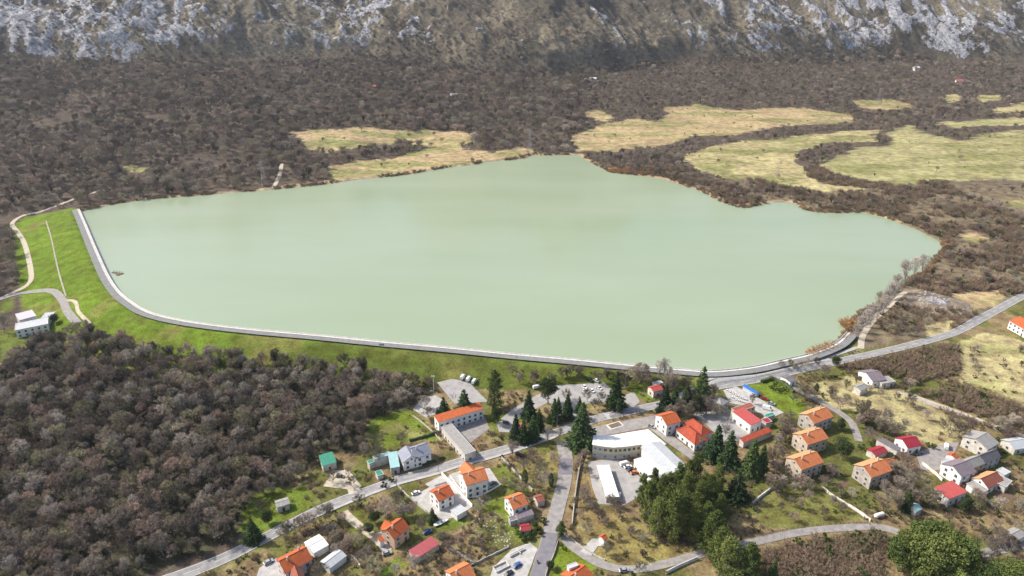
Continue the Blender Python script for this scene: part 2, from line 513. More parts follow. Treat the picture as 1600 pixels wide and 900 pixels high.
VILLAGE = GP([(640,590),(760,580),(1000,583),(1110,592),(1200,580),(1318,548),(1335,530),(1352,545),(1420,532),(1490,515),(1540,488),(1620,450),(1620,1000),(100,1000),(360,860),(480,730),(570,650)])
LANES = []      # centre lines (x, y) and half widths kept free of trees

def smooth_line(pts, step=3.0, closed=False):
    p = np.array(pts, float)
    n = len(p)
    if n == 2:
        k = max(2, int(np.hypot(*(p[1] - p[0])) / step))
        t = np.linspace(0, 1, k + 1)[:, None]
        return p[0] * (1 - t) + p[1] * t
    out = []
    for i in range(n - 1):
        p0 = p[max(0, i - 1)]; p1 = p[i]; p2 = p[i + 1]; p3 = p[min(n - 1, i + 2)]
        k = max(1, int(np.hypot(*(p2 - p1)) / step))
        for j in range(k):
            t = j / k
            out.append(0.5 * ((2 * p1) + (-p0 + p2) * t + (2 * p0 - 5 * p1 + 4 * p2 - p3) * t * t + (-p0 + 3 * p1 - 3 * p2 + p3) * t ** 3))
    out.append(p[-1])
    return np.array(out)

def normals(line):
    d = np.gradient(line, axis=0)
    d /= np.linalg.norm(d, axis=1)[:, None] + 1e-9
    return np.stack([d[:, 1], -d[:, 0]], 1)      # to the right of travel

def ribbon(line, offs, zs):
    """strip along a line; offs: list of lateral offsets (to the right), zs: function(x, y) or list of heights"""
    nrm = normals(line); n = len(line); k = len(offs)
    v = np.zeros((n, k, 3))
    for j, o in enumerate(offs):
        q = line + nrm * o
        v[:, j, :2] = q
        v[:, j, 2] = zs(q[:, 0], q[:, 1]) if callable(zs) else zs[j]
    idx = np.arange(n * k).reshape(n, k)
    f = np.stack([idx[:-1, :-1], idx[:-1, 1:], idx[1:, 1:], idx[1:, :-1]], -1).reshape(-1, 4)
    return v.reshape(-1, 3), f[:, ::-1].copy()

# ------------------------------------------------------------------ ground sheet and mountain
def land_colour(x, y, z, m):
    """what grows or lies there: litter, meadow, dry grass, bare rock"""
    n = len(x)
    litter = np.array((0.105, 0.080, 0.058)); dry = np.array((0.235, 0.175, 0.088)); green = np.array((0.125, 0.128, 0.034))
    c = np.tile(litter, (n, 1))
    a = fbm(x, y, 60, 4, 61)[:, None]
    c = c * (0.8 + 0.4 * a)
    # open strips and scrub land right of the lake
    east = (sstep(150, 260, x) * sstep(900, 760, y))[:, None]
    c = c * (1 - 0.6 * east) + np.array((0.25, 0.195, 0.115)) * 0.6 * east
    wd = inside(x, y, WOOD)
    c = np.where(wd[:, None], np.array((0.075, 0.070, 0.040)) * (0.6 + 0.8 * fbm(x, y, 12, 3, 62)[:, None]), c)
    f2 = fbm(x, y, 22, 4, 71)
    vil = inside(x, y, VILLAGE) & ~wd
    vv = sstep(0.36, 0.55, f2)[:, None]
    c = np.where(vil[:, None], green * (1 - vv) + dry * vv, c)
    wob_x = (fbm(x, y, 14, 3, 81) - 0.5) * 9; wob_y = (fbm(x, y, 14, 3, 91) - 0.5) * 9
    for col, poly in FIELDS:
        far = 1.0 + 1.5 * (np.mean([p[1] for p in poly]) > 800)
        k = inside(x + wob_x * far, y + wob_y * far * 1.4, poly)
        mix = 0.75 + 0.5 * fbm(x, y, 38, 3, 77)
        alt = fbm(x, y * 2.2, 55, 4, 33)[:, None]
        cc = np.array(col) * (1 - sstep(0.45, 0.72, alt)) + np.array((0.235, 0.225, 0.085)) * sstep(0.45, 0.72, alt)
        c = np.where(k[:, None], cc * mix[:, None], c)
    for col, poly in GREENS:
        k = inside(x + wob_x * 0.5, y + wob_y * 0.5, poly)
        alt = fbm(x, y, 13, 4, 35)[:, None]
        cc = np.array(col) * (1 - 0.7 * sstep(0.52, 0.72, alt)) + np.array((0.27, 0.235, 0.10)) * 0.7 * sstep(0.52, 0.72, alt)
        c = np.where(k[:, None], cc, c)
    dd, nx, ny = seg_dist(x, y, DAMLINE)
    ins = inside(x, y, LAKE)
    tw = np.interp(nx, DAM_X, TOE_W)
    dam = (~ins) & (dd > 3) & (dd < 14 + tw * 1.02) & (y < DAM_END[1] + 4) & (nx < 150)
    alt = fbm(x, y, 30, 4, 37)[:, None]
    st = sstep(0.50, 0.70, fbm(nx * 1.0, ny * 1.0, 40, 2, 12) * 0.4 + 0.6 * fbm(x, y, 18, 3, 13))[:, None]
    cc = np.array((0.120, 0.178, 0.013)) * (0.7 + 0.6 * alt)
    dull = sstep(-260, -60, nx)[:, None]
    cc = cc * (1 - dull) + np.array((0.105, 0.128, 0.022)) * (0.65 + 0.7 * alt) * dull
    cc = cc * (1 - 0.65 * st) + np.array((0.21, 0.185, 0.055)) * 0.65 * st
    c = np.where(dam[:, None], cc, c)
    q = np.hypot(x - QUARRY[0], y - QUARRY[1]) + 14 * (fbm(x, y, 18, 3, 14) - 0.5)
    c = np.where((q < 24)[:, None], np.array((0.27, 0.215, 0.155)) * (0.6 + 0.6 * fbm(x, y, 6, 3, 15)[:, None]), c)
    # shore mud and dry reed litter
    sd, _, _ = seg_dist(x, y, LAKE, True)
    mud = (~ins) & (sd < 7) & (y > DAM_END[1] - 40)
    c = np.where(mud[:, None], np.array((0.36, 0.27, 0.165)), c)
    c = np.where(ins[:, None], np.array((0.20, 0.19, 0.12)), c)
    # the mountain: dry pasture between scrub, bare limestone where it is steep
    s = sstep(0, 60, m)[:, None]
    pale = sstep(0.42, 0.62, fbm(x, y, 120, 4, 55))[:, None]
    mc = np.array((0.100, 0.084, 0.060)) * (1 - pale) + np.array((0.185, 0.155, 0.105)) * pale
    c = c * (1 - s) + mc * s
    b = x / np.maximum(y, 1)
    bear = np.interp(b, [-0.9, -0.50, -0.44, -0.36, -0.29, -0.25, -0.16, -0.12, 0.0, 0.15, 0.28, 0.34, 0.60, 0.7, 0.9],
                        [1.02, 1.0, 0.80, 0.52, 0.66, 0.92, 0.82, 0.45, 0.26, 0.40, 0.55, 0.78, 0.78, 0.66, 0.6])
    hi = m > 3
    rock = np.zeros(n)
    if hi.any():
        xx, yy, mm = x[hi], y[hi], m[hi]
        big = fbm(xx + 0.8 * yy, yy * 0.4, 120, 3, 65) - 0.5
        cr = ridged(xx + 0.3 * yy, yy * 0.8, 34, 3, 43) - 0.55; fi = fbm(xx, yy, 8, 2, 67) - 0.5
        base = bear[hi] - 0.52 + 1.2 * big - 0.9 * (1 - sstep(15, 80, mm + 50 * (fbm(xx, yy, 60, 3, 66) - 0.5)))
        base = np.minimum(base, 0.18 + 0.20 * sstep(-0.36, -0.50, b[hi]) + 0.5 * (fbm(xx, yy, 26, 3, 69) - 0.5))
        rock[hi] = np.clip(0.5 + 1.1 * (base + 1.15 * cr + 0.75 * fi - 0.22), 0, 1)
    q2 = np.clip(1 - q / 26, 0, 1) * 0.8
    return np.clip(c, 0.01, 0.9), np.maximum(rock, q2)

def ground_material():
    m, nt, b = new_mat("land")
    b.inputs["Roughness"].default_value = 0.95; b.inputs["Specular IOR Level"].default_value = 0.1
    at = N(nt, "ShaderNodeAttribute"); at.attribute_name = "land"
    rk = N(nt, "ShaderNodeAttribute"); rk.attribute_name = "rock"
    geo = N(nt, "ShaderNodeNewGeometry")
    def noise(s, det, ro=0.6):
        n = N(nt, "ShaderNodeTexNoise"); n.inputs["Scale"].default_value = s; n.inputs["Detail"].default_value = det
        n.inputs["Roughness"].default_value = ro
        nt.links.new(geo.outputs["Position"], n.inputs["Vector"]); return n
    a = noise(0.9, 6, 0.7); bb = noise(0.12, 5, 0.65); cc = noise(5.0, 3)
    s = N(nt, "ShaderNodeMath", operation='MULTIPLY'); nt.links.new(a.outputs[0], s.inputs[0]); nt.links.new(bb.outputs[0], s.inputs[1])
    mr = N(nt, "ShaderNodeMapRange"); mr.inputs[1].default_value = 0.13; mr.inputs[2].default_value = 0.38; mr.inputs[3].default_value = 0.45; mr.inputs[4].default_value = 1.5
    nt.links.new(s.outputs[0], mr.inputs[0])
    hs = N(nt, "ShaderNodeHueSaturation")
    hm = N(nt, "ShaderNodeMapRange"); hm.inputs[1].default_value = 0.3; hm.inputs[2].default_value = 0.7; hm.inputs[3].default_value = 0.475; hm.inputs[4].default_value = 0.522
    nt.links.new(bb.outputs[0], hm.inputs[0]); nt.links.new(hm.outputs[0], hs.inputs["Hue"])
    nt.links.new(mr.outputs[0], hs.inputs["Value"]); nt.links.new(at.outputs["Color"], hs.inputs["Color"])
    # limestone: ledges and boulders between scrub
    mp = N(nt, "ShaderNodeMapping"); mp.inputs["Scale"].default_value = (0.12, 0.12, 0.09); mp.inputs["Rotation"].default_value = (0.3, 0.5, 0.2)
    nt.links.new(geo.outputs["Position"], mp.inputs["Vector"])
    rn = N(nt, "ShaderNodeTexNoise"); rn.inputs["Scale"].default_value = 1.0; rn.inputs["Detail"].default_value = 9; rn.inputs["Roughness"].default_value = 0.72
    nt.links.new(mp.outputs[0], rn.inputs["Vector"])
    vo = N(nt, "ShaderNodeTexVoronoi"); vo.inputs["Scale"].default_value = 1.7
    nt.links.new(mp.outputs[0], vo.inputs["Vector"])
    sub = N(nt, "ShaderNodeMath", operation='SUBTRACT'); sub.inputs[0].default_value = 0.86
    k = N(nt, "ShaderNodeMath", operation='MULTIPLY'); k.inputs[1].default_value = 0.46
    nt.links.new(rk.outputs["Fac"], k.inputs[0]); nt.links.new(k.outputs[0], sub.inputs[1])
    df = N(nt, "ShaderNodeMath", operation='MULTIPLY_ADD'); df.inputs[1].default_value = 0.9
    r5 = N(nt, "ShaderNodeMath", operation='SUBTRACT'); r5.inputs[1].default_value = 1.02
    nt.links.new(rk.outputs["Fac"], r5.inputs[0]); nt.links.new(rn.outputs[0], df.inputs[0]); nt.links.new(r5.outputs[0], df.inputs[2])
    rm = N(nt, "ShaderNodeMapRange"); rm.inputs[1].default_value = -0.03; rm.inputs[2].default_value = 0.07
    nt.links.new(df.outputs[0], rm.inputs[0])
    lit = N(nt, "ShaderNodeMath", operation='MULTIPLY'); nt.links.new(rm.outputs[0], lit.inputs[0])
    gt = N(nt, "ShaderNodeMath", operation='GREATER_THAN'); gt.inputs[1].default_value = 0.02
    nt.links.new(rk.outputs["Fac"], gt.inputs[0]); nt.links.new(gt.outputs[0], lit.inputs[1])
    rc = N(nt, "ShaderNodeValToRGB")
    rc.color_ramp.elements[0].position = 0.1; rc.color_ramp.elements[0].color = (0.50, 0.49, 0.495, 1)
    rc.color_ramp.elements[1].position = 0.65; rc.color_ramp.elements[1].color = (0.25, 0.245, 0.25, 1)
    nt.links.new(vo.outputs["Distance"], rc.inputs[0])
    mx = N(nt, "ShaderNodeMix"); mx.data_type = 'RGBA'
    nt.links.new(lit.outputs[0], mx.inputs[0]); nt.links.new(hs.outputs[0], mx.inputs[6]); nt.links.new(rc.outputs[0], mx.inputs[7])
    nt.links.new(mx.outputs[2], b.inputs["Base Color"])
    ad = N(nt, "ShaderNodeMath", operation='MULTIPLY_ADD'); ad.inputs[1].default_value = 3.0
    nt.links.new(rm.outputs[0], ad.inputs[0]); nt.links.new(a.outputs[0], ad.inputs[2])
    ad2 = N(nt, "ShaderNodeMath", operation='MULTIPLY'); nt.links.new(ad.outputs[0], ad2.inputs[0])
    ad2.inputs[1].default_value = 1.0
    bp = N(nt, "ShaderNodeBump"); bp.inputs["Strength"].default_value = 0.6; bp.inputs["Distance"].default_value = 0.8
    nt.links.new(ad2.outputs[0], bp.inputs["Height"]); nt.links.new(bp.outputs[0], b.inputs["Normal"])
    return m

M_LAND = ground_material()
def sheet(name, xs, ys):
    X, Y = np.meshgrid(xs, ys)
    x = X.ravel(); y = Y.ravel()
    z = H(x, y)
    _, m = far_height(x, y)
    c, rock = land_colour(x, y, z, m)
    nx, ny = len(xs), len(ys)
    idx = np.arange(nx * ny).reshape(ny, nx)
    f = np.stack([idx[:-1, :-1], idx[:-1, 1:], idx[1:, 1:], idx[1:, :-1]], -1).reshape(-1, 4)
    me = mesh_np(name, np.stack([x, y, z], 1), f, [M_LAND], True)
    a = me.attributes.new("land", 'FLOAT_COLOR', 'POINT')
    a.data.foreach_set("color", np.concatenate([c, np.ones((len(c), 1))], 1).astype(np.float32).ravel())
    r = me.attributes.new("rock", 'FLOAT', 'POINT')
    r.data.foreach_set("value", rock.astype(np.float32))
    o = obj(name, me); o["kind"] = "structure"
    return o

def grow(a, b, s0, ratio):
    out = [a]; s = s0
    while abs(out[-1] - a) < abs(b - a):
        s *= ratio; out.append(out[-1] + (s if b > a else -s))
    return out
xs = np.concatenate([grow(-480, -1900, 2.0, 1.035)[::-1], np.arange(-478, 348, 2.0), grow(348, 1900, 2.0, 1.035)])
ys = np.concatenate([np.arange(-900, 120, 30.0), np.arange(120, 720, 2.0), np.arange(720, 1262, 5.0)])
sheet("ground", xs, ys)
sheet("mountain", np.concatenate([np.arange(-2300, -1650, 20.0), np.arange(-1650, 1700, 4.0), np.arange(1700, 2320, 20.0)]), np.concatenate([np.arange(1256, 1420, 8.0), np.arange(1420, 2000, 4.0), np.arange(2000, 2500, 20.0)]))

# ------------------------------------------------------------------ lake
def water_material():
    m, nt, b = new_mat("milky_green_water")
    geo = N(nt, "ShaderNodeNewGeometry")
    b.inputs["IOR"].default_value = 1.33
    mp = N(nt, "ShaderNodeMapping"); mp.inputs["Scale"].default_value = (0.0035, 0.011, 1); mp.inputs["Rotation"].default_value = (0, 0, 0.25)
    nt.links.new(geo.outputs["Position"], mp.inputs[0])
    n = N(nt, "ShaderNodeTexNoise"); n.inputs["Scale"].default_value = 1.0; n.inputs["Detail"].default_value = 5
    nt.links.new(mp.outputs[0], n.inputs["Vector"])
    rp = N(nt, "ShaderNodeValToRGB")
    rp.color_ramp.elements[0].position = 0.35; rp.color_ramp.elements[0].color = (0.280, 0.338, 0.215, 1)
    rp.color_ramp.elements[1].position = 0.65; rp.color_ramp.elements[1].color = (0.310, 0.362, 0.245, 1)
    nt.links.new(n.outputs[0], rp.inputs[0]); nt.links.new(rp.outputs[0], b.inputs["Base Color"])
    mr = N(nt, "ShaderNodeMapRange"); mr.inputs[1].default_value = 0.38; mr.inputs[2].default_value = 0.60; mr.inputs[3].default_value = 0.10; mr.inputs[4].default_value = 0.17
    nt.links.new(n.outputs[0], mr.inputs[0]); nt.links.new(mr.outputs[0], b.inputs["Roughness"])
    w = N(nt, "ShaderNodeTexNoise"); w.inputs["Scale"].default_value = 0.8; w.inputs["Detail"].default_value = 3
    nt.links.new(geo.outputs["Position"], w.inputs["Vector"])
    bp = N(nt, "ShaderNodeBump"); bp.inputs["Distance"].default_value = 0.1
    ms = N(nt, "ShaderNodeMapRange"); ms.inputs[1].default_value = 0.40; ms.inputs[2].default_value = 0.58; ms.inputs[3].default_value = 0.04; ms.inputs[4].default_value = 0.40
    nt.links.new(n.outputs[0], ms.inputs[0]); nt.links.new(ms.outputs[0], bp.inputs["Strength"])
    nt.links.new(w.outputs[0], bp.inputs["Height"]); nt.links.new(bp.outputs[0], b.inputs["Normal"])
    return m
lx = [p[0] for p in LAKE]; ly = [p[1] for p in LAKE]
LK = np.array(LAKE)
_n = np.roll(LK, -1, 0) - np.roll(LK, 1, 0); _n = np.stack([_n[:, 1], -_n[:, 0]], 1); _n /= np.linalg.norm(_n, axis=1)[:, None]
_t = LK + _n * 0.5
if inside(_t[:, 0], _t[:, 1], LAKE).mean() > 0.5: _n = -_n
bmw = bmesh.new()
bmw.faces.new([bmw.verts.new((p[0], p[1], 0)) for p in LK + _n * 1.0])
bmesh.ops.triangulate(bmw, faces=bmw.faces[:])
bmesh.ops.recalc_face_normals(bmw, faces=bmw.faces[:])
if sum(fc.normal.z for fc in bmw.faces) < 0: bmesh.ops.reverse_faces(bmw, faces=bmw.faces[:])
wme = bpy.data.meshes.new("lake_water"); bmw.to_mesh(wme); bmw.free(); wme.materials.append(water_material())
lake = obj("lake_water", wme)
lake["kind"] = "structure"

# ------------------------------------------------------------------ dam facing, parapet and crest road
M_CONC = mat("pale_concrete", (0.64,0.61,0.56), (0.48,0.45,0.41), 0.5, 0.9, 0.2, 0.2, 2.0)
M_ASPH = mat("worn_asphalt", (0.32,0.305,0.29), (0.22,0.21,0.20), 0.35, 0.9, 0.2, 0.1, 6.0)
M_ASPHDARK = mat("patched_asphalt", (0.21,0.195,0.21), (0.16,0.15,0.165), 0.3, 0.9, 0.2, 0.1, 6.0)
M_CREST = mat("crest_asphalt", (0.235,0.235,0.225), (0.18,0.18,0.17), 0.3, 0.9, 0.2)
M_DIRT = mat("pale_gravel", (0.52,0.45,0.36), (0.38,0.33,0.24), 0.5, 0.95, 0.1, 0.3, 3.0)
M_LANE = mat("lane_asphalt", (0.32,0.295,0.275), (0.22,0.20,0.185), 0.4, 0.9, 0.2)
M_YARD = mat("yard_concrete", (0.46,0.44,0.41), (0.33,0.31,0.29), 0.35, 0.9, 0.2)
M_LOT = mat("parking_asphalt", (0.37,0.35,0.33), (0.28,0.265,0.25), 0.25, 0.9, 0.2)
M_LINE = mat("road_paint", (0.72,0.72,0.70), (0.5,0.5,0.48), 1.5, 0.7, 0.3)
dl = smooth_line(DAMLINE, 3.0)
sgn = 1.0
tn = normals(dl)[len(dl) // 2]; tp = dl[len(dl) // 2] + tn * 3
if inside(np.array([tp[0]]), np.array([tp[1]]), LAKE)[0]: sgn = -1.0
def dam_strip(name, offs, zs):
    v, f = ribbon(dl, [o * sgn for o in offs], zs)
    if sgn < 0: f = f[:, ::-1].copy()
    return v, f
v, f = dam_strip("facing", [-1.2, -0.2, 1.9, 4.0], [-0.6, 0.06, CREST + 0.15, CREST + 0.34])
dam = empty("dam_wall", (dl[len(dl)//2][0], dl[len(dl)//2][1], CREST), 0, "long pale concrete edge of the dam curving along the water", "dam")
def world_child(name, me, parent):
    o = obj(name, me, parent); o.matrix_parent_inverse = Matrix.Translation(parent.location).inverted(); return o
world_child("facing", mesh_np("facing", v, f, [M_CONC]), dam)
v, f = dam_strip("parapet", [1.65, 1.66, 2.0, 2.01], [CREST - 0.4, CREST + 0.75, CREST + 0.75, CREST - 0.4])
world_child("parapet", mesh_np("parapet", v, f, [M_CONC]), dam)
v, f = dam_strip("crest_road", [4.1, 5.6, 7.2, 8.8], [CREST + 0.22] * 4)
o = obj("crest_road", mesh_np("crest_road", v, f, [M_CREST])); o["kind"] = "structure"

def road(name, px, width, material, lift=0.14, step=3.0, kind="structure", world=False):
    pts = px if world else GP(px)
    ln = smooth_line(pts, step)
    LANES.append((ln[::3].tolist() + [ln[-1].tolist()], width / 2))
    v, f = ribbon(ln, list(np.linspace(-width / 2, width / 2, 5)), lambda x, y: H(x, y) + lift)
    o = obj(name, mesh_np(name, v, f, [material]))
    if kind: o["kind"] = kind
    return ln

def stripe(name, line, off, width, material, lift=0.17, dash=None):
    """painted line on a road: one continuous line or every dash of it as one marking"""
    v, f = ribbon(line, [off - width / 2, off + width / 2], lambda x, y: H(x, y) + lift)
    if dash:
        f = f[(np.arange(len(f)) % dash) < max(1, dash // 2)]
    o = obj(name, mesh_np(name, v, f, [material])); o["kind"] = "structure"

main_px = [(230,917),(300,893),(360,868),(425,835),(500,797),(560,773),(620,751),(680,735),(715,723),(785,704),(830,690),(870,676),(930,655),(975,645),(1010,637),(1060,625),(1112,606),(1180,593),(1240,580),(1300,567),(1360,554),(1420,540),(1490,520),(1540,494),(1600,462),(1660,436)]
road("pavement", [(470,818),(505,803),(562,779),(622,757),(682,741),(718,729),(788,710),(832,696),(868,683)], 1.6, mat("pavement_concrete", (0.46,0.44,0.42), (0.36,0.345,0.33), 0.6, 0.9, 0.2), 0.28)
road("pavement", [(1060,617),(1110,599),(1178,587),(1238,574),(1296,561)], 2.2, MATS["pavement_concrete"], 0.28)
MAIN = road("main_road", main_px, 6.8, M_ASPH, 0.16)
stripe("road_marking", MAIN, -3.05, 0.22, M_LINE, 0.20)
stripe("road_marking", MAIN, 3.05, 0.22, M_LINE, 0.20)
stripe("road_marking", MAIN, 0.0, 0.2, M_LINE, 0.20, dash=4)
SIDE = road("side_road", [(878,690),(884,715),(882,750),(872,790),(860,835),(847,880),(838,912)], 7.0, M_LANE, 0.20)
road("side_road_patch", [(884,717),(883,742)], 6.6, M_ASPHDARK, 0.24)
road("side_road_patch", [(862,833),(847,880),(838,912)], 6.4, M_ASPHDARK, 0.24)
road("main_road_patch", [(945,653),(1000,641)], 3.2, M_ASPHDARK, 0.19)
LOWER = road("lower_lane", [(872,828),(886,846),(905,862),(935,880),(975,890),(1020,886),(1070,873),(1110,862),(1175,848),(1250,832),(1320,825),(1385,826),(1440,850),(1500,868),(1560,860),(1610,848)], 4.2, M_LANE, 0.18)
road("village_lane", [(1212,592),(1250,611),(1290,632),(1325,655),(1336,672),(1342,690)], 4.0, M_LANE, 0.18)
road("field_track", [(1425,618),(1500,645),(1560,668),(1620,688)], 3.2, M_DIRT, 0.15)
road("shore_path", [(1345,545),(1348,525),(1365,500),(1390,478),(1415,456)], 4.0, M_DIRT, 0.18)
road("dam_foot_track", [(-20,476),(20,458),(42,446),(49,434),(46,410),(38,380),(27,362),(19,350),(34,338),(66,330),(96,319),(125,308),(150,300)], 4.2, M_DIRT, 0.25)
road("waterworks_drive", [(-20,474),(30,459),(62,455),(84,456),(98,470),(106,488),(122,507)], 5.5, M_LANE, 0.3)
road("slope_path", [(97,470),(112,470),(119,474),(123,488),(140,506)], 2.6, M_DIRT, 0.28)
road("drain_channel", [(72,345),(80,372),(86,400),(93,430),(103,463)], 1.2, mat("stone_drain", (0.40,0.36,0.29), (0.22,0.20,0.14), 0.5, 0.95), 0.3)
road("hillside_track", [(428,292),(437,274),(440,256)], 5.0, M_DIRT, 0.3)
road("house_drive", [(537,800),(556,818),(580,836),(596,850)], 4.0, M_DIRT, 0.19)
road("gate_drive", [(555,771),(548,752),(532,738)], 6.0, M_DIRT, 0.19)
road("hut_drive", [(915,866),(930,848),(946,848)], 5.0, M_YARD, 0.21)
road("promenade", [(1100,594),(1170,583),(1240,570),(1300,556),(1340,543)], 2.6, M_YARD, 0.22)

def patch(name, px, material, lift=0.12):
    pts = GP(px)
    bm = bmesh.new()
    vs = [bm.verts.new((x, y, 0)) for x, y in pts]
    bm.faces.new(vs)
    bmesh.ops.triangulate(bm, faces=bm.faces[:])
    for _ in range(2):
        bmesh.ops.subdivide_edges(bm, edges=[e for e in bm.edges if e.calc_length() > 5], cuts=1)
        bmesh.ops.triangulate(bm, faces=bm.faces[:])
    bm.verts.ensure_lookup_table()
    P = np.array([v.co for v in bm.verts])
    z = H(P[:, 0], P[:, 1])
    for v, zz in zip(bm.verts, z): v.co.z = zz + lift
    bmesh.ops.recalc_face_normals(bm, faces=bm.faces[:])
    if sum(fc.normal.z for fc in bm.faces) < 0:
        bmesh.ops.reverse_faces(bm, faces=bm.faces[:])
    me = bpy.data.meshes.new(name); bm.to_mesh(me); bm.free()
    me.materials.append(material)
    o = obj(name, me); o["kind"] = "structure"
    c = np.mean(pts, 0)
    LANES.append((pts + [pts[0]], 1.0)); PAVED.append(pts)
    return o
PAVED = []
patch("sports_court", [(683,598),(707,592),(734,598),(763,628),(710,631)], M_LOT)
patch("gravel_yard", [(645,640),(660,622),(680,618),(698,628),(690,645),(665,652)], M_YARD)
patch("parking_lot", [(782,655),(800,640),(838,618),(872,602),(945,598),(962,612),(948,628),(905,632),(905,652),(880,660),(858,628),(835,640),(800,660)], M_LOT)
patch("parking_lot", [(775,660),(800,655),(815,665),(800,676),(780,675)], M_LOT)
patch("parking_lot", [(972,620),(990,612),(1000,628),(985,640)], M_LOT)
patch("school_forecourt", [(905,690),(925,668),(990,655),(1030,648),(1034,668),(1075,700),(1098,712),(1085,722),(1040,690),(1012,668),(960,678),(925,684)], M_LANE)
patch("school_yard", [(918,722),(962,716),(985,728),(1005,752),(1000,775),(975,790),(935,788),(925,760)], M_LOT)
patch("workshop_yard", [(1080,645),(1140,640),(1175,668),(1205,675),(1160,690),(1130,690),(1105,665)], M_LOT)
patch("boat_yard", [(1130,610),(1150,604),(1185,622),(1225,645),(1200,655),(1170,635),(1140,630)], M_YARD)
patch("house_terrace", [(701,742),(722,735),(765,732),(782,757),(736,776)], M_YARD, 0.2)
patch("courtyard", [(642,777),(665,765),(702,744),(738,792),(716,808),(692,812),(655,792)], M_YARD, 0.15)
patch("courtyard", [(664,757),(692,742),(700,750),(676,764)], M_YARD, 0.18)
patch("forecourt", [(400,905),(405,888),(432,872),(450,905)], M_YARD)
patch("forecourt", [(580,835),(605,828),(612,858),(600,868)], M_YARD)
patch("building_plot", [(765,905),(770,888),(800,858),(828,848),(840,858),(828,890),(822,905)], M_YARD)
patch("village_square", [(1430,708),(1470,695),(1500,690),(1478,735),(1440,735)], M_LANE)
patch("barn_court", [(690,668),(745,645),(757,650),(765,670),(725,700)], M_LANE)
M_SOIL = mat("garden_soil", (0.17,0.115,0.075), (0.11,0.075,0.05), 0.8, 0.95, 0.1, 0.5, 2.0)
for q_ in ([(1330,742),(1340,736),(1346,744),(1336,750)], [(1424,772),(1440,766),(1450,776),(1432,783)], [(1548,772),(1572,764),(1590,778),(1565,790)], [(600,798),(612,790),(622,796),(608,805)], [(1305,756),(1322,750),(1330,758),(1312,765)],
           [(838,790),(852,784),(856,794),(842,802)], [(905,760),(920,752),(924,775),(906,782)], [(655,775),(664,770),(672,778),(662,784)], [(1350,675),(1365,668),(1372,676),(1358,684)], [(700,840),(720,832),(730,842),(712,850)]):
    patch("garden_bed", q_, M_SOIL, 0.08)
patch("dusty_clearing", [(505,760),(520,735),(545,735),(565,760),(545,765)], M_DIRT, 0.1)

# ------------------------------------------------------------------ plants: one mesh pair per variety, height about 10 m
def twigs_mesh(name, segs, wid, material):
    """segs: (n,6) start/end of slivers"""
    s = np.asarray(segs, float); n = len(s)
    a = s[:, :3]; b = s[:, 3:]
    d = b - a
    r = RNG.normal(size=(n, 3)); side = np.cross(d, r); side /= np.linalg.norm(side, axis=1)[:, None] + 1e-9
    w = (np.asarray(wid) * np.ones(n))[:, None] / 2
    v = np.stack([a - side * w, a + side * w, b], 1).reshape(-1, 3)
    return mesh_np(name, v, np.arange(3 * n).reshape(n, 3), [material])

def leaves_mesh(name, pts, size, material, updroop=0.0, aspect=0.6, dirs=None):
    p = np.asarray(pts, float); n = len(p)
    d = RNG.normal(size=(n, 3)) if dirs is None else dirs + RNG.normal(size=(n, 3)) * 0.35
    d[:, 2] += updroop
    d /= np.linalg.norm(d, axis=1)[:, None] + 1e-9
    r = RNG.normal(size=(n, 3)); s = np.cross(d, r); s /= np.linalg.norm(s, axis=1)[:, None] + 1e-9
    L = (np.asarray(size) * (0.6 + 0.8 * RNG.random(n)))[:, None]
    v = np.stack([p - d * L * 0.5, p + s * L * aspect * 0.5, p + d * L * 0.5, p - s * L * aspect * 0.5], 1).reshape(-1, 3)
    return mesh_np(name, v, np.arange(4 * n).reshape(n, 4), [material])

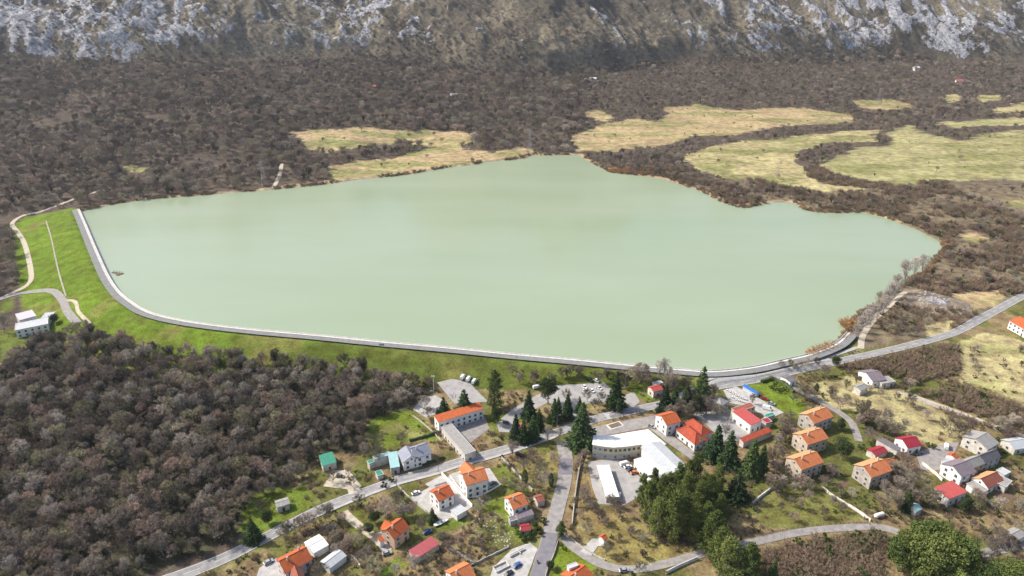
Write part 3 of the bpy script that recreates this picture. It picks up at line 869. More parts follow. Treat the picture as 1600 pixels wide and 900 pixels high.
def bare_tree(seed, spread=1.0, upright=0.55, pale=False, ivy=False, twig_w=0.105, stems=1, dens=1.0, fine=1.0, limb=1.0):
    """leafless tree: leader, limbs that fill a dome, branches and twigs to the dome's skin"""
    rnd = random.Random(seed)
    tr = MB(); tw = []
    R = 4.1 * spread; z_lo = (0.6 if pale else 0.9 + 0.9 * upright); top = 10.0
    ph = [rnd.uniform(0, 6.28) for _ in range(4)]
    zc = (z_lo + top) / 2; hz = (top - z_lo) / 2
    def edge(p):
        a = math.atan2(p.y, p.x)
        q = R * (1 + .16 * math.sin(2 * a + ph[0]) + .13 * math.sin(3 * a + ph[1] + p.z * .5) + .10 * math.sin(5 * a + ph[2] + p.z))
        t = (p.z - zc) / hz + .12 * math.sin(3 * a + ph[3])
        return (p.x ** 2 + p.y ** 2) / q ** 2 + t * t
    def twig(b, d, n, L):
        for _ in range(max(1, int(round(n * fine)))):
            dd = (d * 0.55 + Vector((rnd.gauss(0, .6), rnd.gauss(0, .6), rnd.gauss(0.3, .45)))).normalized()
            ee = b + dd * L * rnd.uniform(0.6, 1.3)
            if edge(ee) > 1.25: continue
            tw.append((*b, *ee, twig_w * rnd.uniform(0.75, 1.2)))
            for _ in range(2):
                c = b.lerp(ee, rnd.uniform(.3, 1)); d3 = (dd + Vector((rnd.gauss(0, .6), rnd.gauss(0, .6), rnd.gauss(0.1, .5)))).normalized()
                tw.append((*c, *(c + d3 * rnd.uniform(0.35, 0.75)), twig_w * rnd.uniform(0.55, 0.95)))
    for s_ in range(stems):
        base = Vector((rnd.gauss(0, .35), rnd.gauss(0, .35), -0.4)) if stems > 1 else Vector((0, 0, -0.4))
        lean = Vector((rnd.gauss(0, .05), rnd.gauss(0, .05), 1)) if stems == 1 else Vector((rnd.gauss(0, .3), rnd.gauss(0, .3), 1))
        pts = [base]
        for k in range(6):
            pts.append(pts[-1] + lean.normalized() * 1.45 + Vector((rnd.gauss(0, .18), rnd.gauss(0, .18), 0)))
        for k in range(6):
            tr.bar(pts[k], pts[k + 1], 0.20 * (1 - k / 7), 0.20 * (1 - (k + 1) / 7), 6)
        nl = int((20 if stems == 1 else 9) * dens)
        for k in range(nl):
            t = (k + rnd.random()) / nl
            z = z_lo * 0.9 + 0.3 + (8.0 - z_lo * 0.9) * t
            f = min(5.99, max(0, (z + 0.4) / 1.45)); i_ = int(f); p = pts[i_].lerp(pts[i_ + 1], f - i_)
            a = k * 2.4 + rnd.uniform(-.6, .6); up = upright * rnd.uniform(0.7, 1.3) + 0.25
            d = Vector((math.cos(a), math.sin(a), up)).normalized()
            # walk out to the skin of the dome
            L = 0.5
            while edge(p + d * L) < 0.80 and L < 7: L += 0.25
            L *= rnd.uniform(0.8, 1.05)
            q = p; r = 0.085 * limb * (1 - 0.5 * t); ns = 4
            for m in range(ns):
                d = (d + Vector((rnd.gauss(0, .13), rnd.gauss(0, .13), rnd.gauss(.08, .1)))).normalized()
                e = q + d * L / ns; r2 = r * 0.72
                tr.bar(q, e, r, r2, 4)
                if m >= 1:
                    for _ in range(3):
                        d2 = (d * 0.7 + Vector((rnd.gauss(0, .55), rnd.gauss(0, .55), rnd.gauss(.25, .35)))).normalized()
                        e2 = e + d2 * L * 0.30 * rnd.uniform(.6, 1.2)
                        if edge(e2) > 1.2: e2 = e.lerp(e2, 0.5)
                        tw.append((*e, *e2, 0.11 * limb))
                        twig(e.lerp(e2, 0.5), d2, 3, 0.75); twig(e2, d2, 5, 0.85)
                else:
                    twig(e, d, 3, 0.7)
                q = e; r = r2
            twig(q, d, 7, 0.8)
    tw = np.array(tw)
    mt = M_TWIGPALE if pale else M_TWIG
    crown = twigs_mesh("crown", tw[:, :6], tw[:, 6], mt)
    trunk = tr.mesh("trunk", M_BARKPALE if pale else M_BARK, False)
    if ivy:
        n = 2600
        P = np.array(tr.v)[RNG.integers(0, len(tr.v), n)] + RNG.normal(size=(n, 3)) * np.array([.42, .42, .5])
        P = P[P[:, 2] > 0.2]; P = P[P[:, 2] < 7.5]
        return trunk, crown, leaves_mesh("ivy", P, 0.34, M_IVY)
    return trunk, crown, None

def lumpy(n, rx, rz, cz, lumps=14, seed=0, shell=0.75, top_only=False):
    """points in a crown made of many unequal clumps"""
    r = np.random.default_rng(seed)
    out = []
    for k in range(lumps):
        d = r.normal(size=3); d /= np.linalg.norm(d)
        c = d * np.array([rx, rx, rz]) * r.uniform(0.35, 0.78); c[2] += cz
        s = r.uniform(0.25, 0.5) * min(rx, rz)
        m = int(n / lumps)
        q = r.normal(size=(m, 3)); q /= np.linalg.norm(q, axis=1)[:, None]
        q *= (shell + (1 - shell) * r.random(m))[:, None] * s
        q[:, 2] *= 0.8
        out.append(c + q)
    return np.concatenate(out)

def spruce(seed, width=2.6, layers=15, material=None, droop=-0.3, top=10.0):
    rnd = random.Random(seed); tr = MB(); pts = []; dirs = []
    tr.bar((0, 0, -0.4), (0, 0, top * 0.97), 0.17, 0.02, 6)
    for l in range(layers):
        t = l / (layers - 1)
        z = top * (0.09 + 0.88 * t)
        R = width * (1 - t) ** 0.85 + 0.18
        nb = max(4, int(9 * (1 - t) + 4))
        a0 = rnd.uniform(0, 6.28)
        for k in range(nb):
            a = a0 + 6.283 * k / nb + rnd.uniform(-.25, .25)
            r = R * rnd.uniform(0.65, 1.12)
            z0 = z + rnd.uniform(-.25, .25)
            e = Vector((math.cos(a) * r, math.sin(a) * r, z0 + droop * r * rnd.uniform(.5, 1.2)))
            if r > 0.8: tr.bar((0, 0, z0), e * 0.95 + Vector((0, 0, z0 * 0.05)), 0.035, 0.01, 3)
            m = int(10 + 26 * r)
            for _ in range(m):
                u = rnd.random() ** 0.7
                p = Vector((0, 0, z0)).lerp(e, u)
                w = 0.10 + 0.26 * r * (1 - u) * 0.9
                p += Vector((rnd.gauss(0, w), rnd.gauss(0, w), rnd.gauss(-0.08, .14)))
                pts.append(p); dirs.append((math.cos(a), math.sin(a), -0.35))
    return tr.mesh("trunk", M_BARK), leaves_mesh("crown", np.array([tuple(p) for p in pts]), 0.42, material or M_SPRUCE, 0, 0.45, np.array(dirs)), None

def pine(seed, rx=3.0, n=8500, low=0.2, cl=66):
    """pine with many separate tufted boughs, broad below and open-topped"""
    rnd = random.Random(seed); tr = MB(); out = []
    tr.bar((0, 0, -0.4), (0.1, 0, 5), 0.22, 0.15, 6); tr.bar((0.1, 0, 5), (0.0, 0.1, 9.5), 0.15, 0.04, 6)
    r = np.random.default_rng(seed)
    for k in range(cl):
        t = (k + 0.5) / cl
        z = 10 * (low + (1 - low) * t) - 0.3
        R = rx * min(1.0, 0.45 + 2.2 * t) * (1 - t) ** 0.5 * rnd.uniform(0.35, 1.12)
        a = k * 2.4 + rnd.uniform(-.6, .6)
        c = np.array([math.cos(a) * R, math.sin(a) * R, z + 0.15 * R + rnd.uniform(-.4, .4)])
        tr.bar((0, 0, max(1.0, z - 0.5)), tuple(c), 0.06, 0.015, 3)
        s = rnd.uniform(0.55, 1.1) * rx / 2.8
        m = n // cl
        q = r.normal(size=(m, 3)); q /= np.linalg.norm(q, axis=1)[:, None]
        q *= (0.35 + 0.75 * r.random(m))[:, None] * s; q[:, 2] *= 0.7
        out.append(c + q)
    return tr.mesh("trunk", M_BARK), leaves_mesh("crown", np.concatenate(out), 0.33, M_PINE, 0.5, 0.38), None

def evergreen(seed, rx=4.2, n=5200, material=None):
    tr = MB()
    rnd = random.Random(seed)
    tr.bar((0, 0, -0.4), (0, 0, 3.4), 0.28, 0.2, 6)
    for k in range(6):
        a = k * 1.05; tr.bar((0, 0, 2.6), (math.cos(a) * 2.2, math.sin(a) * 2.2, 6 + rnd.random()), 0.12, 0.03, 4)
    p = lumpy(n, rx, 4.3, 5.4, 30, seed, 0.6)
    p = p[p[:, 2] > 0.7]
    return tr.mesh("trunk", M_BARK), leaves_mesh("crown", p, 0.42, material or M_OAK, 0.1, 0.6), None

def cypress(seed):
    tr = MB().bar((0, 0, -0.4), (0, 0, 9), 0.16, 0.03, 6)
    r = np.random.default_rng(seed); n = 2600
    t = r.random(n); R = 1.15 * np.sin(np.pi * np.clip(t * 0.88 + 0.1, 0, 1)) ** 0.6
    a = r.random(n) * 6.283; k = 0.6 + 0.45 * r.random(n)
    p = np.stack([np.cos(a) * R * k, np.sin(a) * R * k, 0.5 + 9.5 * t], 1)
    return tr.mesh("trunk", M_BARK), leaves_mesh("crown", p, 0.34, M_SPRUCE, 0.8, 0.4), None

def bare_bush(seed, material=None, n=1300, wid=0.05):
    """height 2.5 m, many stems from the ground"""
    r = np.random.default_rng(seed); segs = []
    stems = 26
    for k in range(stems):
        a = r.random() * 6.283; q = np.array([math.cos(a), math.sin(a), 0]) * r.random() ** 0.5 * 0.9
        d = np.array([math.cos(a) * r.uniform(0, .8), math.sin(a) * r.uniform(0, .8), 1.0]); L = r.uniform(1.2, 2.4)
        d /= np.linalg.norm(d); e = q + d * L
        segs.append((*q, *e))
        for _ in range(n // stems):
            t = r.uniform(0.15, 1); b = q + d * L * t
            dd = d * 0.5 + r.normal(size=3) * 0.55; dd /= np.linalg.norm(dd)
            segs.append((*b, *(b + dd * r.uniform(0.25, 0.7))))
    return twigs_mesh("shrub", segs, wid, material or M_SHRUB)

def leafy_bush(seed, n=1500, material=None):
    p = lumpy(n, 1.5, 1.1, 1.15, 9, seed, 0.55)
    return leaves_mesh("shrub", p[p[:, 2] > 0.05], 0.22, material or M_GREENSHRUB, 0.1, 0.6)

KINDS = {
 "bare": [bare_tree(101), bare_tree(102, 1.2, 0.45), bare_tree(103, 0.85, 0.8), bare_tree(104, 1.3, 0.4), bare_tree(105, 1.05, 0.6, stems=3), bare_tree(106, 1.1, 0.55)],
 "pale": [bare_tree(201, 0.62, 1.9, True, twig_w=0.07, fine=0.4, limb=1.7, dens=1.2), bare_tree(202, 0.72, 1.6, True, twig_w=0.07, fine=0.4, limb=1.7, dens=1.2)],
 "ivy": [bare_tree(301, 0.9, 0.7, ivy=True), bare_tree(302, 1.0, 0.6, ivy=True)],
 "spruce": [spruce(401), spruce(402, 3.1, 14), spruce(403, 2.2, 17)],
 "pine": [pine(501, 2.6, 8500, 0.12), pine(502, 3.0, 8500, 0.16), pine(503, 2.3, 8000, 0.08)],
 "evergreen": [evergreen(601), evergreen(602, 3.6)],
 "broad": [evergreen(611, 4.8, 9500, M_PINE), evergreen(612, 5.2, 9500, M_PINE)],
 "cypress": [cypress(701)],
}
BUSH = {"bare": [bare_bush(801), bare_bush(802), bare_bush(803)], "green": [leafy_bush(811), leafy_bush(812)],
        "reed": [bare_bush(821, M_REED, 1500, 0.045), bare_bush(822, M_REED, 1500, 0.045)], "scrub": [leafy_bush(831, 260, M_SCRUB), leafy_bush(832, 260, M_SCRUB)]}
TREE_NAME = {"bare": "bare_tree", "pale": "poplar_tree", "ivy": "ivy_clad_tree", "spruce": "spruce_tree", "pine": "pine_tree", "evergreen": "evergreen_oak", "broad": "broad_pine", "cypress": "cypress_tree"}
PROTO = {}
def plant_tree(kind, x, y, z, height, label, group=None, var=None, wide=1.0, rz=None):
    vs = KINDS[kind]
    var = random.randrange(len(vs)) if var is None else var % len(vs)
    e = empty(TREE_NAME[kind], (x, y, z - 0.05), random.uniform(0, 6.28) if rz is None else rz, label, "tree", group)
    k = height / 10.0
    e.scale = (k * wide, k * wide, k)
    tr, cr, iv = vs[var]
    a = obj("trunk", tr, e); b = obj("crown", cr, e)
    PROTO.setdefault((kind, var), [a, b])
    if iv: 
        c = obj("ivy", iv, e)
        if len(PROTO[(kind, var)]) < 3: PROTO[(kind, var)].append(c)
    return e

def plant_bush(kind, x, y, z, height, label, group=None, wide=1.0):
    me = random.choice(BUSH[kind])
    o = obj("reed_clump" if kind == "reed" else "shrub", me, None, (x, y, z - 0.05), random.uniform(0, 6.28))
    k = height / 2.5
    o.scale = (k * wide, k * wide, k)
    tag(o, label, "reeds" if kind == "reed" else "shrub", group)
    PROTO.setdefault(("bush_" + kind, me.name), [o])
    return o

def lane_mask(x, y, extra=2.0):
    ok = np.ones(len(x), bool)
    for ln, hw in LANES:
        d, _, _ = seg_dist(x, y, ln)
        ok &= d > hw + extra
    for p in PAVED:
        ok &= ~inside(x, y, p)
    return ok

def jitter(x0, x1, y0, y1, s):
    X, Y = np.meshgrid(np.arange(x0, x1, s), np.arange(y0, y1, s))
    x = X.ravel() + RNG.uniform(-.45, .45, X.size) * s; y = Y.ravel() + RNG.uniform(-.45, .45, X.size) * s
    return x, y

def in_view(x, y, z, mx=140, my=110):
    a, b = to_px(x, y, z)
    return (a > -mx) & (a < 1600 + mx) & (b > -my) & (b < 900 + my)

def scatter(name, label, x, y, z, scl, protos, category=None, weights=None, flat=None):
    """one mass of plants nobody could count: points carrying copies of the standing trees"""
    n = len(x)
    me = bpy.data.meshes.new(name)
    me.vertices.add(n); me.vertices.foreach_set("co", np.stack([x, y, z - 0.1], 1).astype(np.float32).ravel())
    me.update()
    for an, ty, val in (("scl", 'FLOAT', scl), ("rot", 'FLOAT', RNG.random(n) * 6.283), ("flat", 'FLOAT', np.ones(n) if flat is None else flat)):
        a = me.attributes.new(an, ty, 'POINT'); a.data.foreach_set("value", np.asarray(val, np.float32))
    w = np.ones(len(protos)) if weights is None else np.array(weights, float)
    a = me.attributes.new("variant", 'INT', 'POINT'); a.data.foreach_set("value", RNG.choice(len(protos), n, p=w / w.sum()).astype(np.int32))
    o = obj(name, me); o["kind"] = "stuff"; o["label"] = label
    ng = bpy.data.node_groups.new(name, 'GeometryNodeTree')
    ng.interface.new_socket("Geometry", in_out='INPUT', socket_type='NodeSocketGeometry')
    ng.interface.new_socket("Geometry", in_out='OUTPUT', socket_type='NodeSocketGeometry')
    L = ng.links
    gi = ng.nodes.new("NodeGroupInput"); go = ng.nodes.new("NodeGroupOutput")
    def attr(nm, ty):
        q = ng.nodes.new("GeometryNodeInputNamedAttribute"); q.data_type = ty; q.inputs[0].default_value = nm; return q.outputs[0]
    av = attr("variant", 'INT'); asx = attr("scl", 'FLOAT'); ar = attr("rot", 'FLOAT'); af = attr("flat", 'FLOAT')
    cx = ng.nodes.new("ShaderNodeCombineXYZ"); L.new(ar, cx.inputs[2])
    mz = ng.nodes.new("ShaderNodeMath"); mz.operation = 'MULTIPLY'; L.new(asx, mz.inputs[0]); L.new(af, mz.inputs[1])
    cs = ng.nodes.new("ShaderNodeCombineXYZ"); L.new(asx, cs.inputs[0]); L.new(asx, cs.inputs[1]); L.new(mz.outputs[0], cs.inputs[2])
    jo = ng.nodes.new("GeometryNodeJoinGeometry")
    for k, obs in enumerate(protos):
        jg = ng.nodes.new("GeometryNodeJoinGeometry")
        for ob in obs:
            oi = ng.nodes.new("GeometryNodeObjectInfo"); oi.transform_space = 'ORIGINAL'; oi.inputs["Object"].default_value = ob
            L.new(oi.outputs["Geometry"], jg.inputs[0])
        cmp_ = ng.nodes.new("FunctionNodeCompare"); cmp_.data_type = 'INT'; cmp_.operation = 'EQUAL'
        L.new(av, cmp_.inputs[2]); cmp_.inputs[3].default_value = k
        ip = ng.nodes.new("GeometryNodeInstanceOnPoints")
        L.new(gi.outputs[0], ip.inputs["Points"]); L.new(cmp_.outputs[0], ip.inputs["Selection"]); L.new(jg.outputs[0], ip.inputs["Instance"])
        L.new(cx.outputs[0], ip.inputs["Rotation"]); L.new(cs.outputs[0], ip.inputs["Scale"])
        L.new(ip.outputs[0], jo.inputs[0])
    L.new(jo.outputs[0], go.inputs[0])
    md = o.modifiers.new("plants", 'NODES'); md.node_group = ng
    return o

# ---- the wood below the dam on the left: the 300 nearest trees one by one, the rest as a mass
x, y = jitter(-330, 0, 150, 470, 5.6)
k = inside(x, y, WOOD) & lane_mask(x, y, 3)
dd, nx, ny = seg_dist(x, y, DAMLINE)
k &= dd > 13 + 0.55 * np.interp(nx, DAM_X, TOE_W)
x, y = x[k], y[k]
z = H(x, y)
k = in_view(x, y, z, 60, 90); x, y, z = x[k], y[k], z[k]
o = np.argsort(np.hypot(x, y)); x, y, z = x[o], y[o], z[o]
kinds = []
zone = fbm(x, y, 40, 3, 301)
for i in range(len(x)):
    r = random.random()
    kinds.append("ivy" if r < 0.30 + 0.35 * (zone[i] > 0.54) else ("pale" if r > 0.93 else ("evergreen" if r > 0.91 else "bare")))
WOODLAB = {"bare": ("bare grey-brown tree in the dense wood left of the road", "bare trees of the wood"),
 "ivy": ("tree wrapped in dark green ivy inside the dense wood", "ivy-clad trees of the wood"),
 "pale": ("pale grey leafless poplar rising out of the dense wood", "pale poplars of the wood"),
 "evergreen": ("dark green evergreen tree inside the dense brown wood", "evergreens of the wood")}
rest = []
cnt = 0
for i in range(len(x)):
    if cnt < 90:
        kd = kinds[i]; cnt += 1
        plant_tree(kd, x[i], y[i], z[i], random.choice((random.uniform(5.5, 9), random.uniform(9, 13.5))) * (1.2 if kd == "pale" else (0.75 if kd == "evergreen" else 1)), *WOODLAB[kd])
    else:
        rest.append(i)
for kd, hh, spots in (("bare", 0, [(470,745),(455,760),(520,755),(545,745),(425,772),(408,800)]), ):
    for a, b in spots:
        p = G(a, b); plant_tree(kd, *p, random.uniform(6, 8), "bare tree at the grassy edge of the wood near the ruined hut", "bare trees by the ruined hut")
P_BARE = [PROTO[("bare", k)] for k in range(6) if ("bare", k) in PROTO]
P_IVY = [PROTO[("ivy", k)] for k in range(2) if ("ivy", k) in PROTO]
P_PALE = [PROTO[("pale", k)] for k in range(2) if ("pale", k) in PROTO]
P_EV = [PROTO[("evergreen", k)] for k in range(2) if ("evergreen", k) in PROTO]
i = np.array(rest)
scatter("woodland", "leafless brown wood below the grassy dam", x[i], y[i], z[i], RNG.choice([0.6, 0.8, 1.0, 1.25], len(i)) * RNG.uniform(0.9, 1.1, len(i)), P_BARE + P_IVY + P_PALE,
        weights=[1.0] * len(P_BARE) + [2.0] * len(P_IVY) + [0.35] * len(P_PALE))
# pale poplars in a row inside the wood
for a, b in [(120,640),(145,645),(185,640),(210,632),(285,650),(345,640),(360,625),(385,632),(20,640),(45,650),(480,612),(520,600),(560,605)]:
    p = G(a, b); plant_tree("pale", *p, random.uniform(13, 17), "tall pale poplar standing above the brown wood below the dam", "tall poplars above the wood", wide=0.9)
for a, b, h in [(308,560,9),(345,562,8),(226,545,7)]:
    p = G(a, b); plant_tree("pale", *p, h, "small grey leafless tree against the green dam slope", "small trees on the dam slope")

# ---- woods beyond the dam, round the lake and up to the mountain
x, y = jitter(-1150, 1250, 420, 1960, 10.0)
sd, _, _ = seg_dist(x, y, LAKE, True)
k = (~inside(x, y, LAKE)) & (sd > 5)
dd, nx, ny = seg_dist(x, y, DAMLINE)
dams = (dd < 16 + np.interp(nx, DAM_X, TOE_W)) & (y < DAM_END[1] + 6)
k &= ~dams & ~inside(x, y, VILLAGE)
south = (y < DAM_END[1] + 10) & (x < -200)
k &= (~south) | inside(x, y, LEFTWOOD)
k &= ~((y < 480) & (x < 120))
x, y = x[k], y[k]
wob = (fbm(x, y, 15, 3, 401) - 0.5) * 30
stray = RNG.random(len(x)) < 0.035
k = np.ones(len(x), bool)
for _, p in FIELDS:
    k &= ~inside(x + wob, y + wob, p) & ~inside((x + wob * .5) * 1.028, (y + wob) * 1.028, p)
k |= stray
stray = (stray & ~inside(x, y, LAKE))[k]
x, y = x[k], y[k]
k = lane_mask(x, y, 2.5) & (np.hypot(x - QUARRY[0], y - QUARRY[1]) > 26)
x, y, stray = x[k], y[k], stray[k]; z = H(x, y)
k = in_view(x, y, z, 90, 60); x, y, z, stray = x[k], y[k], z[k], stray[k]
_, m = far_height(x, y)
dens = fbm(x, y, 70, 3, 411)
east = (x > 190) & (y < 900)
climb = 18 + 800 * np.clip(fbm(x + 0.6 * y, y * 0.5, 140, 3, 413) - 0.42, 0, 1)
keep = RNG.random(len(x)) < np.where(m > 10, np.clip(1.15 - m / climb, 0, 1) * 0.95, np.where(east, np.where(dens > 0.40, 0.95, 0.40), np.where(dens > 0.70, 0.25, 0.96)))
x, y, z, m = x[keep], y[keep], z[keep], m[keep]; east = east[keep]; stray = stray[keep]
scl = RNG.choice([0.65, 0.9, 1.1, 1.4], len(x)) * RNG.uniform(0.9, 1.15, len(x)) * (0.8 + 0.5 * fbm(x, y, 50, 2, 421))
scl = np.where(east, scl * 0.55, scl); scl = np.where(stray, scl * 0.5, scl); scl = np.where((x / y > 0.12) & (m <= 0) & ~east, scl * 0.72, scl)
scl = np.where(m > 40, scl * 0.75, scl)
scatter("far_woodland", "brown leafless woods spreading round the lake to the mountain", x, y, z, scl, P_BARE + P_IVY + P_EV,
        weights=[1.0] * len(P_BARE) + [0.4] * len(P_IVY) + [0.2] * len(P_EV), flat=np.where(east, 0.9, 0.80))
# ---- scrub on the mountain side
x, y = jitter(-1700, 1750, 1440, 2120, 8.5)
_, m = far_height(x, y)
dens = fbm(x, y, 45, 4, 431)
k = (m > 18) & (RNG.random(len(x)) < np.clip(1.15 - m / 420, 0.25, 1) * np.where(dens > 0.5, 0.95, 0.40))
x, y = x[k], y[k]; z = H(x, y)
k = in_view(x, y, z, 90, 60); x, y, z = x[k], y[k], z[k]
p0 = G(690, 12); sh = plant_bush("scrub", *p0, 3.0, "low dark bush alone high on the rocky mountainside")
p1 = G(1010, 30); sh2 = obj("shrub", BUSH["scrub"][1], None, p1); tag(sh2, "low dark bush on the dry slope under the mountain", "shrub"); sh2.scale = (1.3, 1.3, 1.2)
sh.data = BUSH["scrub"][0]
scatter("mountain_scrub", "dark low scrub dotted over the rocky mountainside", x, y, z, RNG.uniform(0.9, 2.9, len(x)), [[sh], [sh2]], flat=RNG.uniform(0.7, 1.1, len(x)))

# ------------------------------------------------------------------ buildings
W_WHITE = mat("white_plaster", (0.84,0.82,0.78), (0.70,0.68,0.64), 0.5, 0.9, 0.2)
W_OFF = mat("weathered_plaster", (0.68,0.64,0.57), (0.46,0.42,0.36), 0.45, 0.95, 0.1, 0.2, 3.0)
W_STONE = mat("old_stone_plaster", (0.64,0.53,0.42), (0.42,0.34,0.26), 0.5, 0.95, 0.1, 0.4, 2.5)
W_GREYST = mat("grey_stone_plaster", (0.54,0.48,0.41), (0.33,0.29,0.245), 0.6, 0.95, 0.1, 0.4, 2.5)
W_YELLOW = mat("yellow_plaster", (0.66,0.58,0.36), (0.54,0.48,0.30), 0.4, 0.9, 0.1)
W_SALMON = mat("salmon_plaster", (0.64,0.43,0.30), (0.55,0.37,0.26), 0.4, 0.9, 0.1)
W_PINK = mat("pinkish_plaster", (0.68,0.58,0.55), (0.55,0.46,0.44), 0.4, 0.9, 0.1)
W_GREY = mat("grey_plaster", (0.45,0.43,0.42), (0.33,0.31,0.30), 0.5, 0.95, 0.1)
W_BLUE = mat("pale_blue_plaster", (0.52,0.58,0.63), (0.42,0.47,0.52), 0.5, 0.9, 0.1)
W_OCHRE = mat("ochre_plaster", (0.45,0.36,0.22), (0.33,0.27,0.17), 0.5, 0.95, 0.1)
R_ORANGE = roof_mat("orange_tiles", (0.52,0.135,0.042), (0.36,0.082,0.034))
R_SALMON = roof_mat("faded_orange_tiles", (0.60,0.21,0.085), (0.46,0.135,0.05))
R_RED = roof_mat("mottled_red_tiles", (0.44,0.085,0.04), (0.22,0.05,0.032), streak=0.3)
R_BROWN = roof_mat("brown_tiles", (0.33,0.11,0.07), (0.22,0.08,0.055))
R_CORAL = roof_mat("coral_sheet", (0.52,0.10,0.085), (0.40,0.085,0.08), 0.5, 0.7, 0.8)
R_CRIMSON = roof_mat("crimson_sheet", (0.38,0.035,0.05), (0.27,0.03,0.045), 0.5, 0.7, 0.8)
R_ROSE = roof_mat("rose_sheet", (0.42,0.095,0.10), (0.33,0.075,0.085), 0.6, 0.7, 0.8)
R_GREY = roof_mat("grey_fibre_sheet", (0.36,0.34,0.31), (0.25,0.235,0.215))
R_DARK = roof_mat("dark_grey_sheet", (0.20,0.18,0.185), (0.13,0.12,0.125))
R_PURPLE = roof_mat("purple_grey_sheet", (0.24,0.195,0.21), (0.17,0.14,0.15))
R_BLUEGREY = roof_mat("blue_grey_slate", (0.30,0.31,0.36), (0.22,0.23,0.275))
R_WHITE = roof_mat("white_sheet", (0.80,0.79,0.76), (0.68,0.67,0.64), 0.6, 0.8, 0.8)
R_PALE = roof_mat("pale_grey_sheet", (0.52,0.53,0.53), (0.42,0.43,0.44), 0.6, 0.8, 0.8)
R_GREEN = roof_mat("green_sheet", (0.035,0.27,0.17), (0.03,0.20,0.13), 0.5, 0.6, 0.8)
R_TEAL = roof_mat("pale_teal_sheet", (0.36,0.56,0.54), (0.28,0.46,0.45), 0.5, 0.6, 0.8)
R_LILAC = roof_mat("lilac_grey_flat_roof", (0.55,0.52,0.56), (0.46,0.43,0.47), 0.7)
R_BLUE = roof_mat("blue_tarpaulin", (0.03,0.17,0.55), (0.025,0.13,0.44), 0.4, 0.6, 0.8)
R_SUNLIT = roof_mat("sunlit_orange_tiles", (0.60,0.33,0.16), (0.48,0.24,0.11))  # lighter copy of the orange tiles: sunlight on far slopes painted into the colour
M_GLASS = mat("window_glass", (0.035,0.045,0.055), (0.02,0.026,0.032), 0.3, 0.12, 0.6)
M_BLUEGLASS = mat("blue_window_blind", (0.13,0.26,0.50), (0.10,0.20,0.40), 0.3, 0.3, 0.5)
M_FRAME = mat("window_frame", (0.62,0.60,0.57), (0.50,0.48,0.45), 1.0, 0.6)
M_DOOR = mat("brown_door", (0.14,0.075,0.045), (0.09,0.05,0.03), 1.5, 0.6)
M_BDOOR = mat("blue_door", (0.03,0.13,0.33), (0.025,0.10,0.26), 1.5, 0.5)
M_CHIM = mat("chimney_plaster", (0.56,0.50,0.46), (0.38,0.33,0.30), 1.0, 0.9)
M_METAL = mat("grey_metal", (0.42,0.42,0.42), (0.30,0.30,0.30), 1.0, 0.5, 0.4, metal=0.4)
M_WOOD = mat("old_wood", (0.20,0.145,0.10), (0.12,0.085,0.06), 1.0, 0.9)
M_DARK = mat("dark_paint", (0.03,0.03,0.035), (0.02,0.02,0.024), 1.0, 0.5)
M_STONE = mat("dry_stone", (0.46,0.42,0.37), (0.24,0.215,0.19), 1.1, 0.95, 0.1, 0.6, 3.0)

def win_meshes():
    f = MB()
    w, h = 1.25, 1.55
    for c, d in (((0, 0, h / 2), (w + .24, .10, .12)), ((0, 0.03, -h / 2 - .02), (w + .34, .22, .10)), ((-w / 2 - .06, 0, 0), (.12, .10, h)), ((w / 2 + .06, 0, 0), (.12, .10, h)), ((0, .01, 0), (.07, .08, h))):
        f.box(c, d)
    p = MB().box((0, -0.01, 0), (w, .06, h))
    return f.mesh("window", M_FRAME), p.mesh("pane", M_GLASS), p.mesh("pane", M_BLUEGLASS)
WF, WPANE, WBLUE = win_meshes()
def door_mesh(m):
    return MB().box((0, 0, 1.05), (1.1, .10, 2.1)).box((0, .04, 2.18), (1.4, .2, .12)).mesh("door", m)
DOORS = {m.name: door_mesh(m) for m in (M_DOOR, M_BDOOR)}
GDOOR = MB().box((0, 0, 1.25), (2.6, .10, 2.5)).mesh("garage_door", M_METAL)
CHIM = MB().box((0, 0, 0), (0.6, 0.6, 2.2)).box((0, 0, 1.15), (0.8, 0.8, 0.14)).box((0, 0, 1.35), (0.5, 0.5, 0.25)).mesh("chimney", M_CHIM)

def opening(parent, kind, loc, rz, size=1.0, blue=False, dm=None):
    if kind == "window":
        o = obj("window", WF, parent, loc, rz); o.scale = (size, 1, size)
        obj("pane", WBLUE if blue else WPANE, o)
    elif kind == "door":
        o = obj("door", DOORS[(dm or M_DOOR).name], parent, loc, rz)
    else:
        o = obj("garage_door", GDOOR, parent, loc, rz)
    return o

